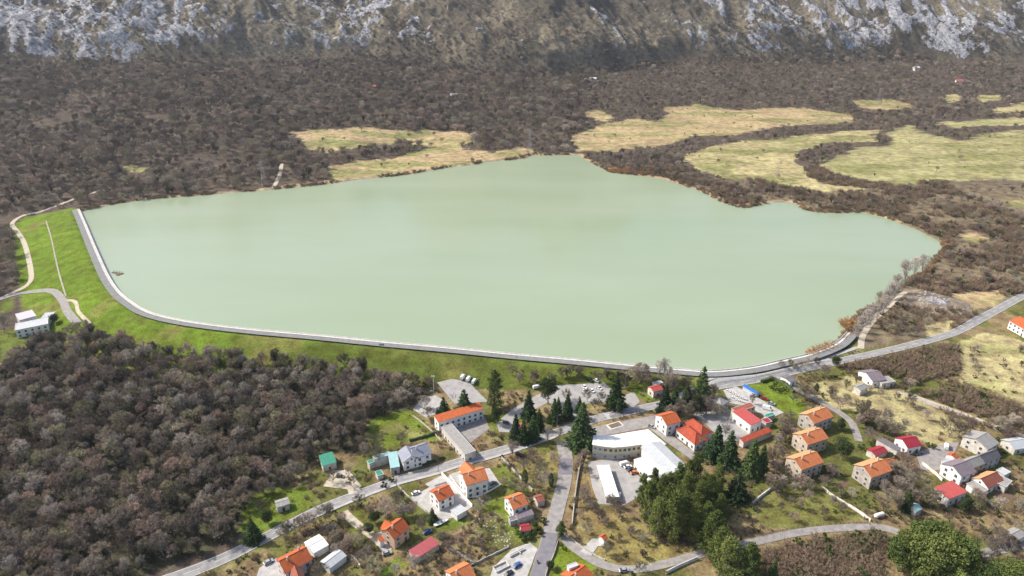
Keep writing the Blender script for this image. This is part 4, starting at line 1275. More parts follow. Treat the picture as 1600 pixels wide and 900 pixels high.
def block(root, L, W, hw, hr, style, wall, roof, loc=(0, 0), rz=0.0, over=0.4, win=True, chim=0, rend=None, door=True, blue=False, roof2=None, garage=False, wsize=1.0, base=1.2, storeys=None):
    """one volume of a building in the frame of its root: X along the ridge, L x W at the walls"""
    T = Matrix.Translation((loc[0], loc[1], 0)) @ Matrix.Rotation(rz, 4, 'Z')
    def put(o):
        o.matrix_basis = T @ o.matrix_basis; return o
    l, w = L / 2, W / 2
    mb = MB()
    if style == "gable":
        pent = [(-w, -base), (w, -base), (w, hw), (0, hr), (-w, hw)]
        vs = [(-l, p[0], p[1]) for p in pent] + [(l, p[0], p[1]) for p in pent]
        mb.add(vs, [(0,4,3,2,1), (5,6,7,8,9)] + [(k, (k + 1) % 5, 5 + (k + 1) % 5, 5 + k) for k in range(5)])
    elif style == "mono":
        vs = [(-l,-w,-base),(l,-w,-base),(l,w,-base),(-l,w,-base),(-l,-w,hw),(l,-w,hw),(l,w,hr),(-l,w,hr)]
        mb.add(vs, [(0,3,2,1),(4,5,6,7),(0,1,5,4),(1,2,6,5),(2,3,7,6),(3,0,4,7)])
    else:
        mb.box((0, 0, (hw - base) / 2), (L, W, hw + base))
    put(mb.build("wall", wall, root))
    t = 0.16; rf = MB()
    lo, wo = l + over, w + over
    if style == "gable":
        s = (hr - hw) / w
        ze = hw - s * over
        for sg in (-1, 1):
            y0, y1 = 0.0, sg * wo
            a = [(-lo, y0, hr + .04), (lo, y0, hr + .04), (lo, y1, ze + .04), (-lo, y1, ze + .04)]
            b = [(p[0], p[1], p[2] + t) for p in a]
            q = [(0,1,2,3),(7,6,5,4),(0,4,5,1),(1,5,6,2),(2,6,7,3),(3,7,4,0)]
            if sg > 0 and roof2 is not None:
                m2 = MB().add(a + b, q); put(m2.build("roof_slope", roof2, root))  # far slope gets its own paler tile, painted as if sunlit
            else:
                rf.add(a + b, q)
        ro = put(rf.build("roof", roof, root))
        cap = MB().bar((-lo, 0, hr + t + .05), (lo, 0, hr + t + .05), .14, .14, 6)
        o = cap.build("ridge_cap", roof, ro)
        fa = MB()
        for sg in (-1, 1):
            fa.bar((-lo, sg * (wo + .05), ze), (lo, sg * (wo + .05), ze), .08, .08, 5)
        fa.build("gutter", M_METAL, ro)
    elif style == "hip":
        hl = max(0.3, l - w)
        s = (hr - hw) / w; ze = hw - s * over
        a = [(-lo,-wo,ze),(lo,-wo,ze),(lo,wo,ze),(-lo,wo,ze),(-hl,0,hr),(hl,0,hr)]
        rf.add([(p[0], p[1], p[2] + .05) for p in a], [(0,1,5,4),(1,2,5),(2,3,4,5),(3,0,4),(0,3,2,1)])
        ro = put(rf.build("roof", roof, root))
        cap = MB().bar((-hl, 0, hr + .1), (hl, 0, hr + .1), .14, .14, 6)
        for sx in (-1, 1):
            for sy in (-1, 1): cap.bar((sx * hl, 0, hr + .1), (sx * lo, sy * wo, ze + .1), .12, .12, 5)
        cap.build("ridge_cap", roof, ro)
    elif style == "mono":
        s = (hr - hw) / W
        a = [(-lo, -wo, hw - s * over), (lo, -wo, hw - s * over), (lo, wo, hr + s * over), (-lo, wo, hr + s * over)]
        rf.add([(p[0], p[1], p[2] + .04) for p in a] + [(p[0], p[1], p[2] + .04 + t) for p in a], [(3,2,1,0),(4,5,6,7),(0,1,5,4),(1,2,6,5),(2,3,7,6),(3,0,4,7)])
        ro = put(rf.build("roof", roof, root))
    else:
        rf.box((0, 0, hw + .10), (2 * lo, 2 * wo, .2))
        ro = put(rf.build("roof", roof, root))
        pr = MB()
        for sx in (-1, 1): pr.box((sx * (lo - .1), 0, hw + .27), (.2, 2 * wo - .42, .14))
        for sy in (-1, 1): pr.box((0, sy * (wo - .1), hw + .27), (2 * lo, .2, .14))
        pr.build("roof_edge", M_FRAME if roof is not R_WHITE else roof, ro)
    for k in range(chim):
        x = (-0.25, 0.27, 0.0)[k % 3] * L; y = (-0.12, 0.10, 0.16)[k % 3] * W
        zt = hr - abs(y) / w * (hr - hw) if style in ("gable", "hip") else hr
        obj("chimney", CHIM, ro, (x, y, zt + 0.55))
    if win:
        ns = storeys or max(1, int(hw / 2.75))
        n = max(1, int(L / 3.4)); ng = max(1, int(W / 4.2))
        for st in range(ns):
            zc = 1.55 + st * 2.8
            if zc > hw - 0.7: continue
            for sy, ang in ((-1, math.pi), (1, 0)):
                for k in range(n):
                    if sy < 0 and st == 0 and k == n // 2 and (door or garage):
                        put(opening(root, "garage_door" if garage else "door", ((k + .5) / n * L - l, sy * (w + .02), 0.0), ang)); continue
                    put(opening(root, "window", ((k + .5) / n * L - l, sy * (w + .02), zc), ang, wsize, blue))
            for sx, ang in ((-1, math.pi / 2), (1, -math.pi / 2)):
                for k in range(ng):
                    if style == "mono" and k == 0 and zc > hw - 1: continue
                    put(opening(root, "window", (sx * (l + .02), (k + .5) / ng * W - w, zc), ang, wsize))
        if style == "gable" and hr - hw > 2.2:
            for sx, ang in ((-1, math.pi / 2), (1, -math.pi / 2)):
                put(opening(root, "window", (sx * (l + .02), 0, hw + 0.35), ang, 0.7))
    return ro

BUILT = []
def gable(name, label, r1, r2, ev, hr, hw, wall, roof, cat="house", W=None, group=None, **kw):
    """house known by its ridge ends and one eave corner as surveyed"""
    P1 = np.array(G(*r1, hr)); P2 = np.array(G(*r2, hr))
    d = (P2 - P1)[:2]; L = np.hypot(*d); u = d / L
    if W is None:
        E = np.array(G(*ev, hw))[:2]
        W = 2 * abs((E - P1[:2])[0] * u[1] - (E - P1[:2])[1] * u[0])
    W = min(max(W, 4.5), 15.0)
    c = (P1 + P2)[:2] / 2
    z = Hs(*c)
    ang = math.atan2(u[1], u[0])
    if math.cos(ang) < 0: ang += math.pi         # X runs to the right in the valley, -Y is the near side
    root = empty(name, (c[0], c[1], z), ang, label, cat, group)
    over = kw.pop("over", 0.4); style = kw.pop("style", "gable")
    block(root, max(3.0, L - 2 * over), max(3.0, W - 2 * over), hw, hr, style, wall, roof, over=over, **kw)
    BUILT.append((label[:30], round(L, 1), round(W, 1), (float(c[0]), float(c[1])), max(L, W) / 2))
    return root, L, W

def shed(name, label, a, b, c, h, wall, roof, cat="shed", style="flat", rise=0.0, group=None, **kw):
    """building known by three roof corners: a-b is one eave, c the other corner next to a or b"""
    A = np.array(G(*a, h))[:2]; B = np.array(G(*b, h))[:2]; C = np.array(G(*c, h))[:2]
    d = B - A; L = np.hypot(*d); u = d / L; n = np.array([-u[1], u[0]])
    s = float((C - A) @ n)
    W = abs(s)
    m = (A + B) / 2 + n * s / 2
    ang = math.atan2(u[1], u[0])
    if math.cos(ang) < 0: ang += math.pi
    z = Hs(*m)
    root = empty(name, (m[0], m[1], z), ang, label, cat, group)
    over = kw.pop("over", 0.25)
    block(root, max(2.0, L - 2 * over), max(2.0, W - 2 * over), h, h + rise, style, wall, roof, over=over, **kw)
    BUILT.append((label[:30], round(L, 1), round(W, 1), (float(m[0]), float(m[1])), max(L, W) / 2))
    return root, L, W

def wing(root, px_a, px_b, ev, hr, hw, wall, roof, **kw):
    """another volume of the same building"""
    P1 = np.array(G(*px_a, hr)); P2 = np.array(G(*px_b, hr))
    d = (P2 - P1)[:2]; L = np.hypot(*d); u = d / L
    E = np.array(G(*ev, hw))[:2]
    W = min(max(2 * abs((E - P1[:2])[0] * u[1] - (E - P1[:2])[1] * u[0]), 3.5), 14)
    c = (P1 + P2)[:2] / 2
    M = (Matrix.Translation(root.location) @ Matrix.Rotation(root.rotation_euler.z, 4, 'Z')).inverted()
    lc = M @ Vector((c[0], c[1], root.location.z))
    ang = math.atan2(u[1], u[0]) - root.rotation_euler.z
    if math.cos(ang + root.rotation_euler.z) < 0: ang += math.pi
    over = kw.pop("over", 0.4)
    block(root, max(3, L - 2 * over), max(3, W - 2 * over), hw, hr, kw.pop("style", "gable"), wall, roof, loc=(lc.x, lc.y), rz=ang, over=over, **kw)
    return L, W

def annex(root, a, b, c, h, wall, roof, style="flat", rise=0.0, **kw):
    A = np.array(G(*a, h))[:2]; B = np.array(G(*b, h))[:2]; C = np.array(G(*c, h))[:2]
    d = B - A; L = np.hypot(*d); u = d / L; n = np.array([-u[1], u[0]]); s = float((C - A) @ n)
    m = (A + B) / 2 + n * s / 2
    M = (Matrix.Translation(root.location) @ Matrix.Rotation(root.rotation_euler.z, 4, 'Z')).inverted()
    lc = M @ Vector((m[0], m[1], root.location.z))
    ang = math.atan2(u[1], u[0])
    if math.cos(ang) < 0: ang += math.pi
    over = kw.pop("over", 0.2)
    block(root, max(1.5, L - 2 * over), max(1.5, abs(s) - 2 * over), h, h + rise, style, wall, roof, loc=(lc.x, lc.y), rz=ang - root.rotation_euler.z, over=over, **kw)

H_ = "house"
# bottom left along the main road
r, _, _ = gable(H_, "large house with deep orange roof and pale pink walls beside white sheds", (436,878), (479,855), (446,894), 9.0, 6.2, W_PINK, R_ORANGE, chim=2, W=10)
wing(r, (460,884), (466,900), (452,893), 7.4, 5.6, W_PINK, R_BROWN, win=False)
shed("storage_shed", "white metal shed behind the pink-walled orange-roofed house", (490,865), (514,851), (474,849), 3.6, W_WHITE, R_WHITE, style="gable", rise=0.8, win=False)
shed("storage_shed", "long white shed with rounded pale roof in the brown garden", (515,889), (542,868), (503,876), 3.2, W_WHITE, R_PALE, style="gable", rise=0.9, win=False)
shed(H_, "small house with a bright green sheet roof at the wood's edge", (504,729), (526,722), (496,715), 4.0, W_OFF, R_GREEN, cat="house", style="mono", rise=0.8)
shed("ruined_hut", "ruined white hut with crumbling roof in the grass by the wood", (432,794), (453,787), (424,785), 3.4, W_OFF, R_GREY, cat="hut", style="gable", rise=0.5, wsize=0.9)
r, _, _ = shed(H_, "low house with pale teal sheet roof beside the grey twin house", (610,732), (625,729), (599,712), 4.2, W_GREY, R_TEAL, cat="house", style="mono", rise=0.9)
annex(r, (585,720), (611,711), (582,715), 4.6, W_OFF, R_TEAL, win=False)
annex(r, (577,727), (586,723), (574,722), 3.2, W_OFF, R_GREEN, win=False)
shed("garden_hut", "tiny dark green garden hut beside the teal-roofed house", (590,745), (600,741), (588,737), 2.6, W_OFF, R_GREEN, cat="hut", win=False)
r, _, _ = gable(H_, "white twin house with blue-grey roof above the main road", (642,701), (668,692), (657,714), 9.0, 6.0, W_WHITE, R_BLUEGREY, chim=1)
wing(r, (634,697), (643,713), (620,706), 8.0, 5.6, W_WHITE, R_BLUEGREY)
r, _, _ = gable(H_, "white house with orange roof in a walled concrete courtyard", (677,770), (702,758), (685,782), 8.2, 6.0, W_WHITE, R_ORANGE, chim=1, W=9.5)
annex(r, (680,763), (700,756), (676,760), 6.2, W_OFF, R_DARK, win=False)
shed("garage", "low white flat-roofed garage in the concrete courtyard", (714,807), (730,797), (705,797), 3.0, W_WHITE, R_PALE, cat="garage", win=False)
r, _, _ = gable(H_, "tall white house with orange cross roof on a pale terrace", (722,742), (757,731), (729,756), 11.0, 8.2, W_WHITE, R_SALMON, chim=1, W=10.5)
wing(r, (726,722), (741,737), (716,733), 10.8, 8.2, W_WHITE, R_SALMON, win=False)
r, _, _ = gable(H_, "salmon walled house with orange cross roof beside the pale drive", (604,828), (629,809), (613,839), 9.0, 6.2, W_SALMON, R_ORANGE, chim=1, W=9)
wing(r, (601,813), (617,823), (592,823), 8.4, 6.2, W_SALMON, R_ORANGE, win=False)
annex(r, (594,848), (601,844), (590,843), 3.2, W_WHITE, R_ORANGE, style="mono", rise=0.6, win=False)
shed("long_shed", "long low shed with a rose red sheet roof below the salmon house", (650,874), (687,850), (638,863), 3.2, W_OFF, R_ROSE, style="mono", rise=0.6, win=False)
r, _, _ = gable(H_, "white house with orange roof and purple-grey lean-to beside the side road", (794,780), (818,771), (804,796), 9.0, 6.4, W_WHITE, R_SALMON, chim=1)
annex(r, (809,812), (835,803), (804,805), 3.6, W_OFF, R_PURPLE, style="mono", rise=0.6, win=False)
annex(r, (797,816), (811,812), (795,808), 2.8, W_GREY, R_DARK, win=False)
shed("garden_hut", "small orange-roofed hut between the white house and the side road", (840,786), (852,782), (831,776), 3.0, W_OFF, R_BROWN, cat="hut", style="gable", rise=0.9, win=False)
shed("garden_hut", "bright red roofed hut half hidden by dark shrubs", (815,831), (830,828), (809,821), 2.8, W_OFF, R_CRIMSON, cat="hut", style="gable", rise=0.7, win=False)
gable(H_, "house cut by the bottom edge with an orange roof left of the plot", (703,897), (734,881), (746,893), 8.0, 5.6, W_WHITE, R_SALMON, chim=1, W=9.5)
r, _, _ = gable(H_, "orange-roofed house with a white roof terrace at the bottom edge", (889,903), (915,883), (928,896), 8.0, 5.8, W_WHITE, R_ORANGE, chim=1, W=10)
annex(r, (889,890), (904,884), (886,884), 8.2, W_WHITE, R_LILAC, win=False)
shed("garden_hut", "tiny white hut with red roof in the dry meadow", (944,845), (950,841), (935,838), 3.0, W_WHITE, R_ORANGE, cat="hut", style="gable", rise=0.8, win=False)
# barn with court behind the meadow
r, _, _ = shed("barn", "long barn with narrow orange roof and a grey-roofed wing", (685,661), (756,638), (678,652), 7.0, W_WHITE, R_ORANGE, cat="barn", style="mono", rise=0.6)
annex(r, (689,668), (726,710), (704,660), 5.2, W_OFF, R_GREY)
# school
sch_out = [(928,683),(926,697),(942,699),(959,700),(980,698),(1002,694),(1013,701),(1040,692),(1012,670),(988,675),(958,681)]
SH = 7.4
pts = [G(a, b, SH)[:2] for a, b in sch_out]
cx_, cy_ = np.mean(pts, 0); zs = Hs(cx_, cy_)
school = empty("school", (cx_, cy_, zs), 0, "pale yellow curved school with white roofs and a long hall", "school")
loc_ = [(p[0] - cx_, p[1] - cy_) for p in pts]
area = sum(loc_[i][0] * loc_[(i + 1) % len(loc_)][1] - loc_[(i + 1) % len(loc_)][0] * loc_[i][1] for i in range(len(loc_)))
if area < 0: loc_ = loc_[::-1]
MB().prism(loc_, -1.0, 3.2).build("lower_wall", W_GREY, school)
def inset(pl, t):
    q = np.array(pl); c = q.mean(0); return [tuple(c + (p - c) * (1 - t)) for p in q]
MB().prism(inset(loc_, 0.004), 3.2, SH).build("upper_wall", W_YELLOW, school)
rf = MB().prism(inset(loc_, -0.02), SH, SH + 0.3).build("roof", R_WHITE, school)
near = [(926,697),(942,699),(959,700),(980,698),(1002,694)]
for i in range(4):
    A = np.array(G(*near[i], SH)[:2]); B = np.array(G(*near[i + 1], SH)[:2])
    d = B - A; L = np.hypot(*d); n = max(2, int(L / 2.2)); ang = math.atan2(d[1], d[0])
    nn = np.array([d[1], -d[0]]) / L
    for k in range(n):
        q = A + d * (k + .5) / n + nn * 0.05
        opening(school, "window", (q[0] - cx_, q[1] - cy_, 5.6), ang + math.pi, 1.1, blue=(i == 0))
        if k % 2 == 0:
            opening(school, "window", (q[0] - cx_, q[1] - cy_, 1.7), ang + math.pi, 0.8)
wing(school, (1017,690), (1062,731), (1043,737), 8.6, 7.6, W_WHITE, R_PALE, wsize=0.9, storeys=1)
annex(school, (990,718), (1022,749), (1012,705), 5.2, W_WHITE, R_WHITE)
shed("storage_hall", "long narrow white-roofed shed on the asphalt school yard", (947,778), (932,728), (967,774), 3.4, W_GREY, R_WHITE, cat="shed", garage=True, wsize=0.8)
r, _, _ = gable(H_, "tall white and yellow house with orange roof beside the school", (1033,651), (1056,644), (1041,664), 9.6, 7.2, W_WHITE, R_ORANGE, W=11)
r, _, _ = gable(H_, "long low building with mottled red hipped roof beside the yellow house", (1067,660), (1098,684), (1054,670), 7.0, 4.4, W_WHITE, R_RED, style="hip")
wing(r, (1076,650), (1106,672), (1064,658), 7.2, 4.6, W_WHITE, R_RED, style="hip")
shed("transformer_tower", "small square grey tower house with hipped roof by bare trees", (1127,634), (1140,627), (1112,624), 6.6, W_GREY, R_GREY, cat="tower", style="hip", rise=1.6)
r, _, _ = shed("workshop", "white workshop with a coral red sheet roof on the yard", (1173,665), (1191,658), (1147,644), 5.4, W_WHITE, R_CORAL, cat="workshop", style="mono", rise=0.8)
annex(r, (1151,645), (1181,635), (1135,641), 5.6, W_YELLOW, R_BROWN)
shed("long_shed", "long shed with faded red roof below the coral workshop", (1162,692), (1207,674), (1152,688), 3.6, W_OFF, R_RED, style="mono", rise=0.7, win=False)
shed("lean_to", "small maroon roofed lean-to at the end of the workshop", (1197,662), (1207,659), (1192,655), 3.4, W_OFF, R_CRIMSON, win=False)
shed("lean_to", "small green roofed lean-to behind the coral workshop", (1198,653), (1212,648), (1194,649), 3.0, W_OFF, R_GREEN, win=False)
shed("boat_shelter", "long bright blue covered shelter beside the white boats", (1182,616), (1160,603), (1187,614), 2.6, W_BLUE, R_BLUE, cat="shelter", style="gable", rise=0.4, win=False)
shed("kiosk", "small kiosk with dark roof and white front beside the lane", (1235,598), (1246,594), (1223,587), 3.2, W_WHITE, R_DARK, cat="kiosk", style="gable", rise=0.6, wsize=0.8)
r, _, _ = shed(H_, "small rosy red roofed house among trees by the dam", (1021,613), (1037,608), (1016,604), 4.2, W_OFF, R_CORAL, cat="house", style="gable", rise=1.2)
annex(r, (1024,602), (1037,598), (1022,597), 4.0, W_OFF, R_PALE, win=False)
shed("garden_hut", "red roofed hut hidden between dark spruces by the road", (816,671), (823,667), (812,662), 3.4, W_OFF, R_CORAL, cat="hut", style="gable", rise=1.0, win=False)
# four old stone apartment houses
for lab, a, b, c, wl, hh in (
  ("stone house with orange roof beside the village lane, farthest of the four", (1261,648), (1291,637), (1270,659), W_GREYST, 9.8),
  ("stone house with orange roof, second of the four counted from the lane", (1251,680), (1284,669), (1261,692), W_STONE, 9.8),
  ("stone house with orange roof and two white chimneys, third from the lane", (1241,718), (1276,705), (1251,730), W_STONE, 9.8),
  ("stone house with orange roof standing alone right of the stone terrace wall", (1349,729), (1382,718), (1360,744), W_GREYST, 10.0)):
    r, _, _ = gable("stone_house", lab, a, b, c, hh, hh - 2.6, wl, R_SALMON, group="old stone houses", chim=2, roof2=R_SUNLIT, W=10.8)  # same tiles on both slopes; the far one is painted lighter for the sun
wing(r, (1383,719), (1397,716), (1392,728), 7.0, 5.2, W_GREYST, R_SALMON, win=False)
# right hand hamlet
gable(H_, "white house with crimson red sheet roof beside the meadow", (1409,687), (1432,682), (1418,701), 6.6, 4.4, W_WHITE, R_CRIMSON)
shed("open_shed", "low shed with bright red patched roof between hedges", (1368,713), (1388,705), (1354,703), 3.0, W_OFF, R_CRIMSON, style="gable", rise=0.9, win=False)
r, _, _ = shed("ruined_house", "roofless white walls of a derelict house among bare trees", (1402,705), (1409,700), (1378,682), 4.6, W_OFF, R_DARK, cat="ruin", style="mono", rise=0.5)
gable(H_, "grey stone house with broad grey roof above the hamlet yard", (1525,686), (1543,676), (1542,697), 8.4, 6.0, W_OFF, R_GREY, W=13)
r, _, _ = gable("row_house", "long white row house under a purple-grey roof", (1488,729), (1512,720), (1496,741), 8.4, 6.0, W_WHITE, R_PURPLE, W=11)
wing(r, (1511,719), (1532,711), (1520,731), 8.2, 5.8, W_OCHRE, R_GREY, over=0.2)
wing(r, (1531,711), (1558,701), (1542,721), 8.4, 5.9, W_GREY, R_DARK, over=0.2)
shed(H_, "little white house with bright orange roof inside the hamlet yard", (1493,718), (1499,714), (1480,709), 4.6, W_WHITE, R_ORANGE, cat="house", style="gable", rise=1.0)
shed("outbuilding", "small white flat-roofed outbuilding beside the row house yard", (1480,727), (1492,721), (1470,721), 3.8, W_WHITE, R_PALE, cat="outbuilding")
shed("barn", "white barn with flat coral red roof at the hamlet's front", (1483,781), (1512,768), (1464,762), 4.4, W_WHITE, R_CORAL, cat="barn", style="mono", rise=0.7)
gable(H_, "low white house with brown-orange roof right of the coral barn", (1532,749), (1558,737), (1541,759), 6.2, 3.8, W_WHITE, R_BROWN, roof2=R_SUNLIT, W=8.5)  # far slope painted in the sunlit tile tone too
shed("outbuilding", "narrow grey-roofed outbuilding between coral barn and orange roof", (1532,771), (1545,766), (1508,757), 3.2, W_WHITE, R_GREY, cat="outbuilding", win=False)
shed("outbuilding", "cream flat-roofed outbuilding at the right end of the hamlet", (1572,762), (1582,752), (1557,750), 3.6, W_OFF, R_GREY, cat="outbuilding")
shed("outbuilding", "pale grey flat roof outbuilding behind the brown-orange house", (1570,743), (1580,738), (1556,735), 3.4, W_OFF, R_PALE, cat="outbuilding", win=False)
gable(H_, "dark roofed house at the right edge beyond the hamlet", (1576,690), (1603,686), (1590,702), 5.4, 3.6, W_OFF, R_PALE)
gable(H_, "white gabled house with orange roof by the road at the right edge", (1593,495), (1640,520), (1575,508), 8.5, 6.0, W_WHITE, R_ORANGE, W=15)
r, _, _ = gable(H_, "white walled farmhouse with faded purple-brown roof in the meadow", (1353,583), (1374,580), (1361,597), 6.6, 4.4, W_WHITE, R_PURPLE)
annex(r, (1378,600), (1400,596), (1372,590), 3.6, W_OFF, R_GREY)
shed("barn", "small grey roofed barn in front of the meadow farmhouse", (1345,611), (1357,606), (1335,602), 3.6, W_OFF, R_GREY, cat="barn", style="gable", rise=1.0, win=False)
shed("garden_hut", "pale green roofed hut hidden behind the big pines", (1432,800), (1442,795), (1424,788), 3.0, W_OFF, R_TEAL, cat="hut", style="gable", rise=0.9, win=False)
shed("garden_hut", "grey hut at the right edge beside the lower lane", (1590,845), (1605,836), (1575,828), 3.2, W_OFF, R_GREY, cat="hut", style="gable", rise=0.8, win=False)
# waterworks left of the dam
r, _, _ = shed("pumping_station", "white waterworks building with pale blue annexe below the dam", (23,517), (75,505), (18,507), 6.2, W_WHITE, R_PALE, cat="waterworks", storeys=2)
annex(r, (30,501), (57,494), (27,490), 7.6, W_OFF, R_LILAC, storeys=2)
annex(r, (58,505), (74,501), (56,490), 5.0, W_BLUE, R_PALE, win=False)
o_ = opening(r, "door", (-3.5, -6.4, 0), math.pi, dm=M_BDOOR)
# far farmhouses in the woods
for lab, px, hh, wl, rfm in (("far white farmhouse with reddish roof in the brown woods", (583,140), 7, W_WHITE, R_SALMON), ("far tiny white house beside dark bushes under the slope", (709,153), 7, W_WHITE, R_PALE),
   ("far white farmhouse at the foot of the dark mountain", (926,127), 7, W_WHITE, R_WHITE), ("far white house among dark trees, high on the right", (1431,110), 8, W_WHITE, R_WHITE),
   ("far white house with red roof near the right edge woods", (1498,130), 7, W_WHITE, R_CORAL)):
    p = G(*px); e = empty("farmhouse", p, random.uniform(-.5, .3), lab, "house")
    block(e, 14, 9, hh - 1.5, hh + 1.5, "gable", wl, rfm)

# ------------------------------------------------------------------ village trees and shrubs
def trees(kind, spots, label, group=None, wide=1.0):
    for s in spots:
        a, b, h = s[:3]
        p = G(a, b); plant_tree(kind, *p, h, label, group if len(spots) > 1 else None, wide=s[3] if len(s) > 3 else wide)
def bushes(kind, spots, label, group=None, wide=1.0):
    for s in spots:
        p = (*at_level(s[0], s[1], 0), 0.05) if kind == "reed" else G(*s[:2])
        plant_bush(kind, *p, s[2], label, group if len(spots) > 1 else None, wide=wide)

trees("spruce", [(961,637,24)], "tall dark spruce standing alone beside the car park")
trees("spruce", [(908,697,27,1.25)], "largest dark conifer, at the corner of main and side road")
trees("spruce", [(866,660,16),(886,655,17),(888,642,11),(905,645,11),(872,648,12)], "dark spruce in the cluster between car park and main road", "spruces by the car park")
trees("evergreen", [(856,632,21,0.7)], "tall dark evergreen at the left end of the car park")
trees("spruce", [(826,652,18,1.1),(806,688,17),(818,692,15),(832,688,16,1.2),(842,672,14)], "dark conifer around the small red-roofed hut by the road", "conifers round the red-roofed hut")
trees("pine", [(773,640,26,0.85)], "tall spreading pine above the sports court")
trees("evergreen", [(777,664,13,0.6)], "dark evergreen under the tall pine by the court")
trees("spruce", [(726,648,17,1.5)], "broad dark cedar behind the long orange-roofed barn")
trees("spruce", [(694,655,15,1.2),(684,657,9)], "dark conifer at the left end of the orange-roofed barn", "conifers at the barn end")
trees("cypress", [(771,660,11)], "slim dark cypress at the right end of the barn")
trees("spruce", [(1038,645,18,1.2),(1053,640,16,1.1),(1072,632,14,1.2)], "dark conifer in the row between road and dam", "conifers between road and dam")
trees("spruce", [(1094,632,25,1.0)], "tallest spruce of the row beside the dam road")
trees("evergreen", [(1088,648,14,0.7)], "dark evergreen under the tallest spruce by the dam road")
trees("spruce", [(1117,718,21,1.2),(1137,728,21,1.25),(1172,742,21,1.2),(1188,738,17),(1150,780,16,1.3)], "dark spruce right of the school hall", "spruces right of the school")
trees("pine", [(1026,838,20,.9),(1066,832,21,.9),(1082,848,20,.85),(1100,838,19,.9),(1122,820,17,.9),(1098,788,18,.9),(1042,790,19,.85),(1072,764,17,.9),(1003,792,19.2,0.8),(1012,815,23.2,0.8),(1032,800,20.5,0.8),(1050,845,26.0,0.8),(1042,825,24.6,0.8),(1070,800,21.8,0.8),(1088,820,23.2,0.8),(1058,775,19.2,0.8),(1085,765,20.5,0.8),(1105,800,20.5,0.8),(1118,775,17.8,0.8),(1020,780,17.8,0.8)], "olive green pine in the grove below the school", "pines of the school grove")
trees("pine", [(1110,868,23.0,1.1),(1135,905,20.7,1.1),(1165,912,20.7,1.0),(1122,888,20.7)], "big dark pine leaning over the lower lane at the bottom", "pines over the lower lane")
trees("spruce", [(1205,912,13)], "small spruce in the brown thicket at the bottom edge")
trees("broad", [(1402,892,18.3,1.0),(1428,900,20.7,1.05),(1458,905,22.0,1.1),(1488,892,19.5,1.0),(1440,868,18.3,1.05),(1472,872,18.3,1.0),(1410,872,15.9,.9)], "full yellow-green pine in the big rounded clump at lower right", "pines of the lower right clump")
trees("broad", [(1490,930,14,1.3),(1530,925,14,1.3),(1560,920,13,1.3),(1590,915,13,1.2),(1510,918,12)], "green pine cut by the bottom right edge", "pines along the bottom right edge")
trees("evergreen", [(1314,718,14,0.95)], "round dense dark evergreen oak beside the stone houses")
trees("evergreen", [(1312,672,8)], "smaller round evergreen behind the stone houses")
trees("spruce", [(1414,797,12,0.9)], "dark spruce with gaps beside the green hut")
trees("pine", [(1445,790,8)], "small grey-green pine beside the green hut")
trees("evergreen", [(1508,800,8,1.1)], "bright green round tree in front of the coral barn")
trees("spruce", [(397,845,13,1.2)], "lone spruce on the grass left of the main road")
trees("evergreen", [(419,818,7.5)], "small dark evergreen in front of the ruined hut")
trees("pine", [(877,840,9,1.1)], "small open pine at the fork of side road and lower lane")
trees("evergreen", [(586,818,7.5),(577,835,7)], "round dark evergreen behind the salmon house", "evergreens behind the salmon house")
trees("cypress", [(820,757,9,1.6)], "dark ivy column behind the white house by the side road")
trees("cypress", [(861,760,8,1.4)], "dark ivy column left of the side road")
trees("spruce", [(676,815,8,1.3)], "dark conifer at the courtyard corner beside the boat")
trees("evergreen", [(860,890,5)], "round dark bush on the wall right of the side road")
trees("evergreen", [(1305,573,8)], "dark evergreen beside the lakeside road")
trees("cypress", [(1274,615,7,1.6)], "dark columnar tree beside the village lane")
trees("evergreen", [(86,505,8,1.1)], "dark green tree right of the waterworks")

trees("bare", [(801,712,9),(830,722,8),(845,745,9),(850,762,8),(868,727,7),(820,740,8),(838,766,7),(797,740,6)], "bare tree in the dry meadow left of the side road", "bare trees left of the side road")
trees("pale", [(855,690,10),(872,690,10)], "pale bare tree at the road corner beside the big conifer", "pale trees at the road corner")
trees("bare", [(628,695,7.5)], "lone bare tree on the green meadow behind the twin house")
trees("bare", [(665,640,9),(670,655,8),(655,622,7)], "bare tree beside the gravel yard left of the barn", "bare trees by the gravel yard")
trees("bare", [(588,720,9,1.3),(575,700,8,1.2),(570,712,7,1.2)], "bare brown tree on the meadow edge above the teal roof", "bare trees above the teal roof")
trees("bare", [(446,841,7),(452,838,8),(468,830,7),(477,827,8),(485,826,8),(508,814,9),(516,812,8),(536,818,6)], "slim bare street tree along the main road", "bare street trees along the main road")
trees("bare", [(562,792,7),(565,842,7),(563,855,6),(549,760,6)], "bare tree beside the drive of the salmon house", "bare trees by the salmon house drive")
trees("bare", [(605,808,9,1.4),(630,810,8,1.3),(620,795,7,1.3),(645,805,7,1.2)], "bare bushy tree between salmon house and courtyard", "bare trees above the salmon house")
trees("bare", [(512,840,7,1.2),(525,850,7,1.3),(548,855,7,1.2),(570,885,8,1.3),(585,895,8,1.2),(500,905,8)], "bare tree in the brown garden around the white sheds", "bare trees round the white sheds")
trees("bare", [(748,800,7),(757,790,6),(750,825,6)], "bare tree on the stony bank below the terrace house", "bare trees on the stony bank")
trees("bare", [(802,765,6.5),(815,770,6),(788,760,5)], "bare fruit tree in the garden of the terrace house", "bare fruit trees at the terrace house")
trees("bare", [(672,880,6,1.3),(700,860,5,1.3),(648,890,7,1.3),(690,845,4,1.4),(620,900,6,1.2)], "bare brown bush-like tree around the rose-roofed shed", "bare trees round the rose-roofed shed")
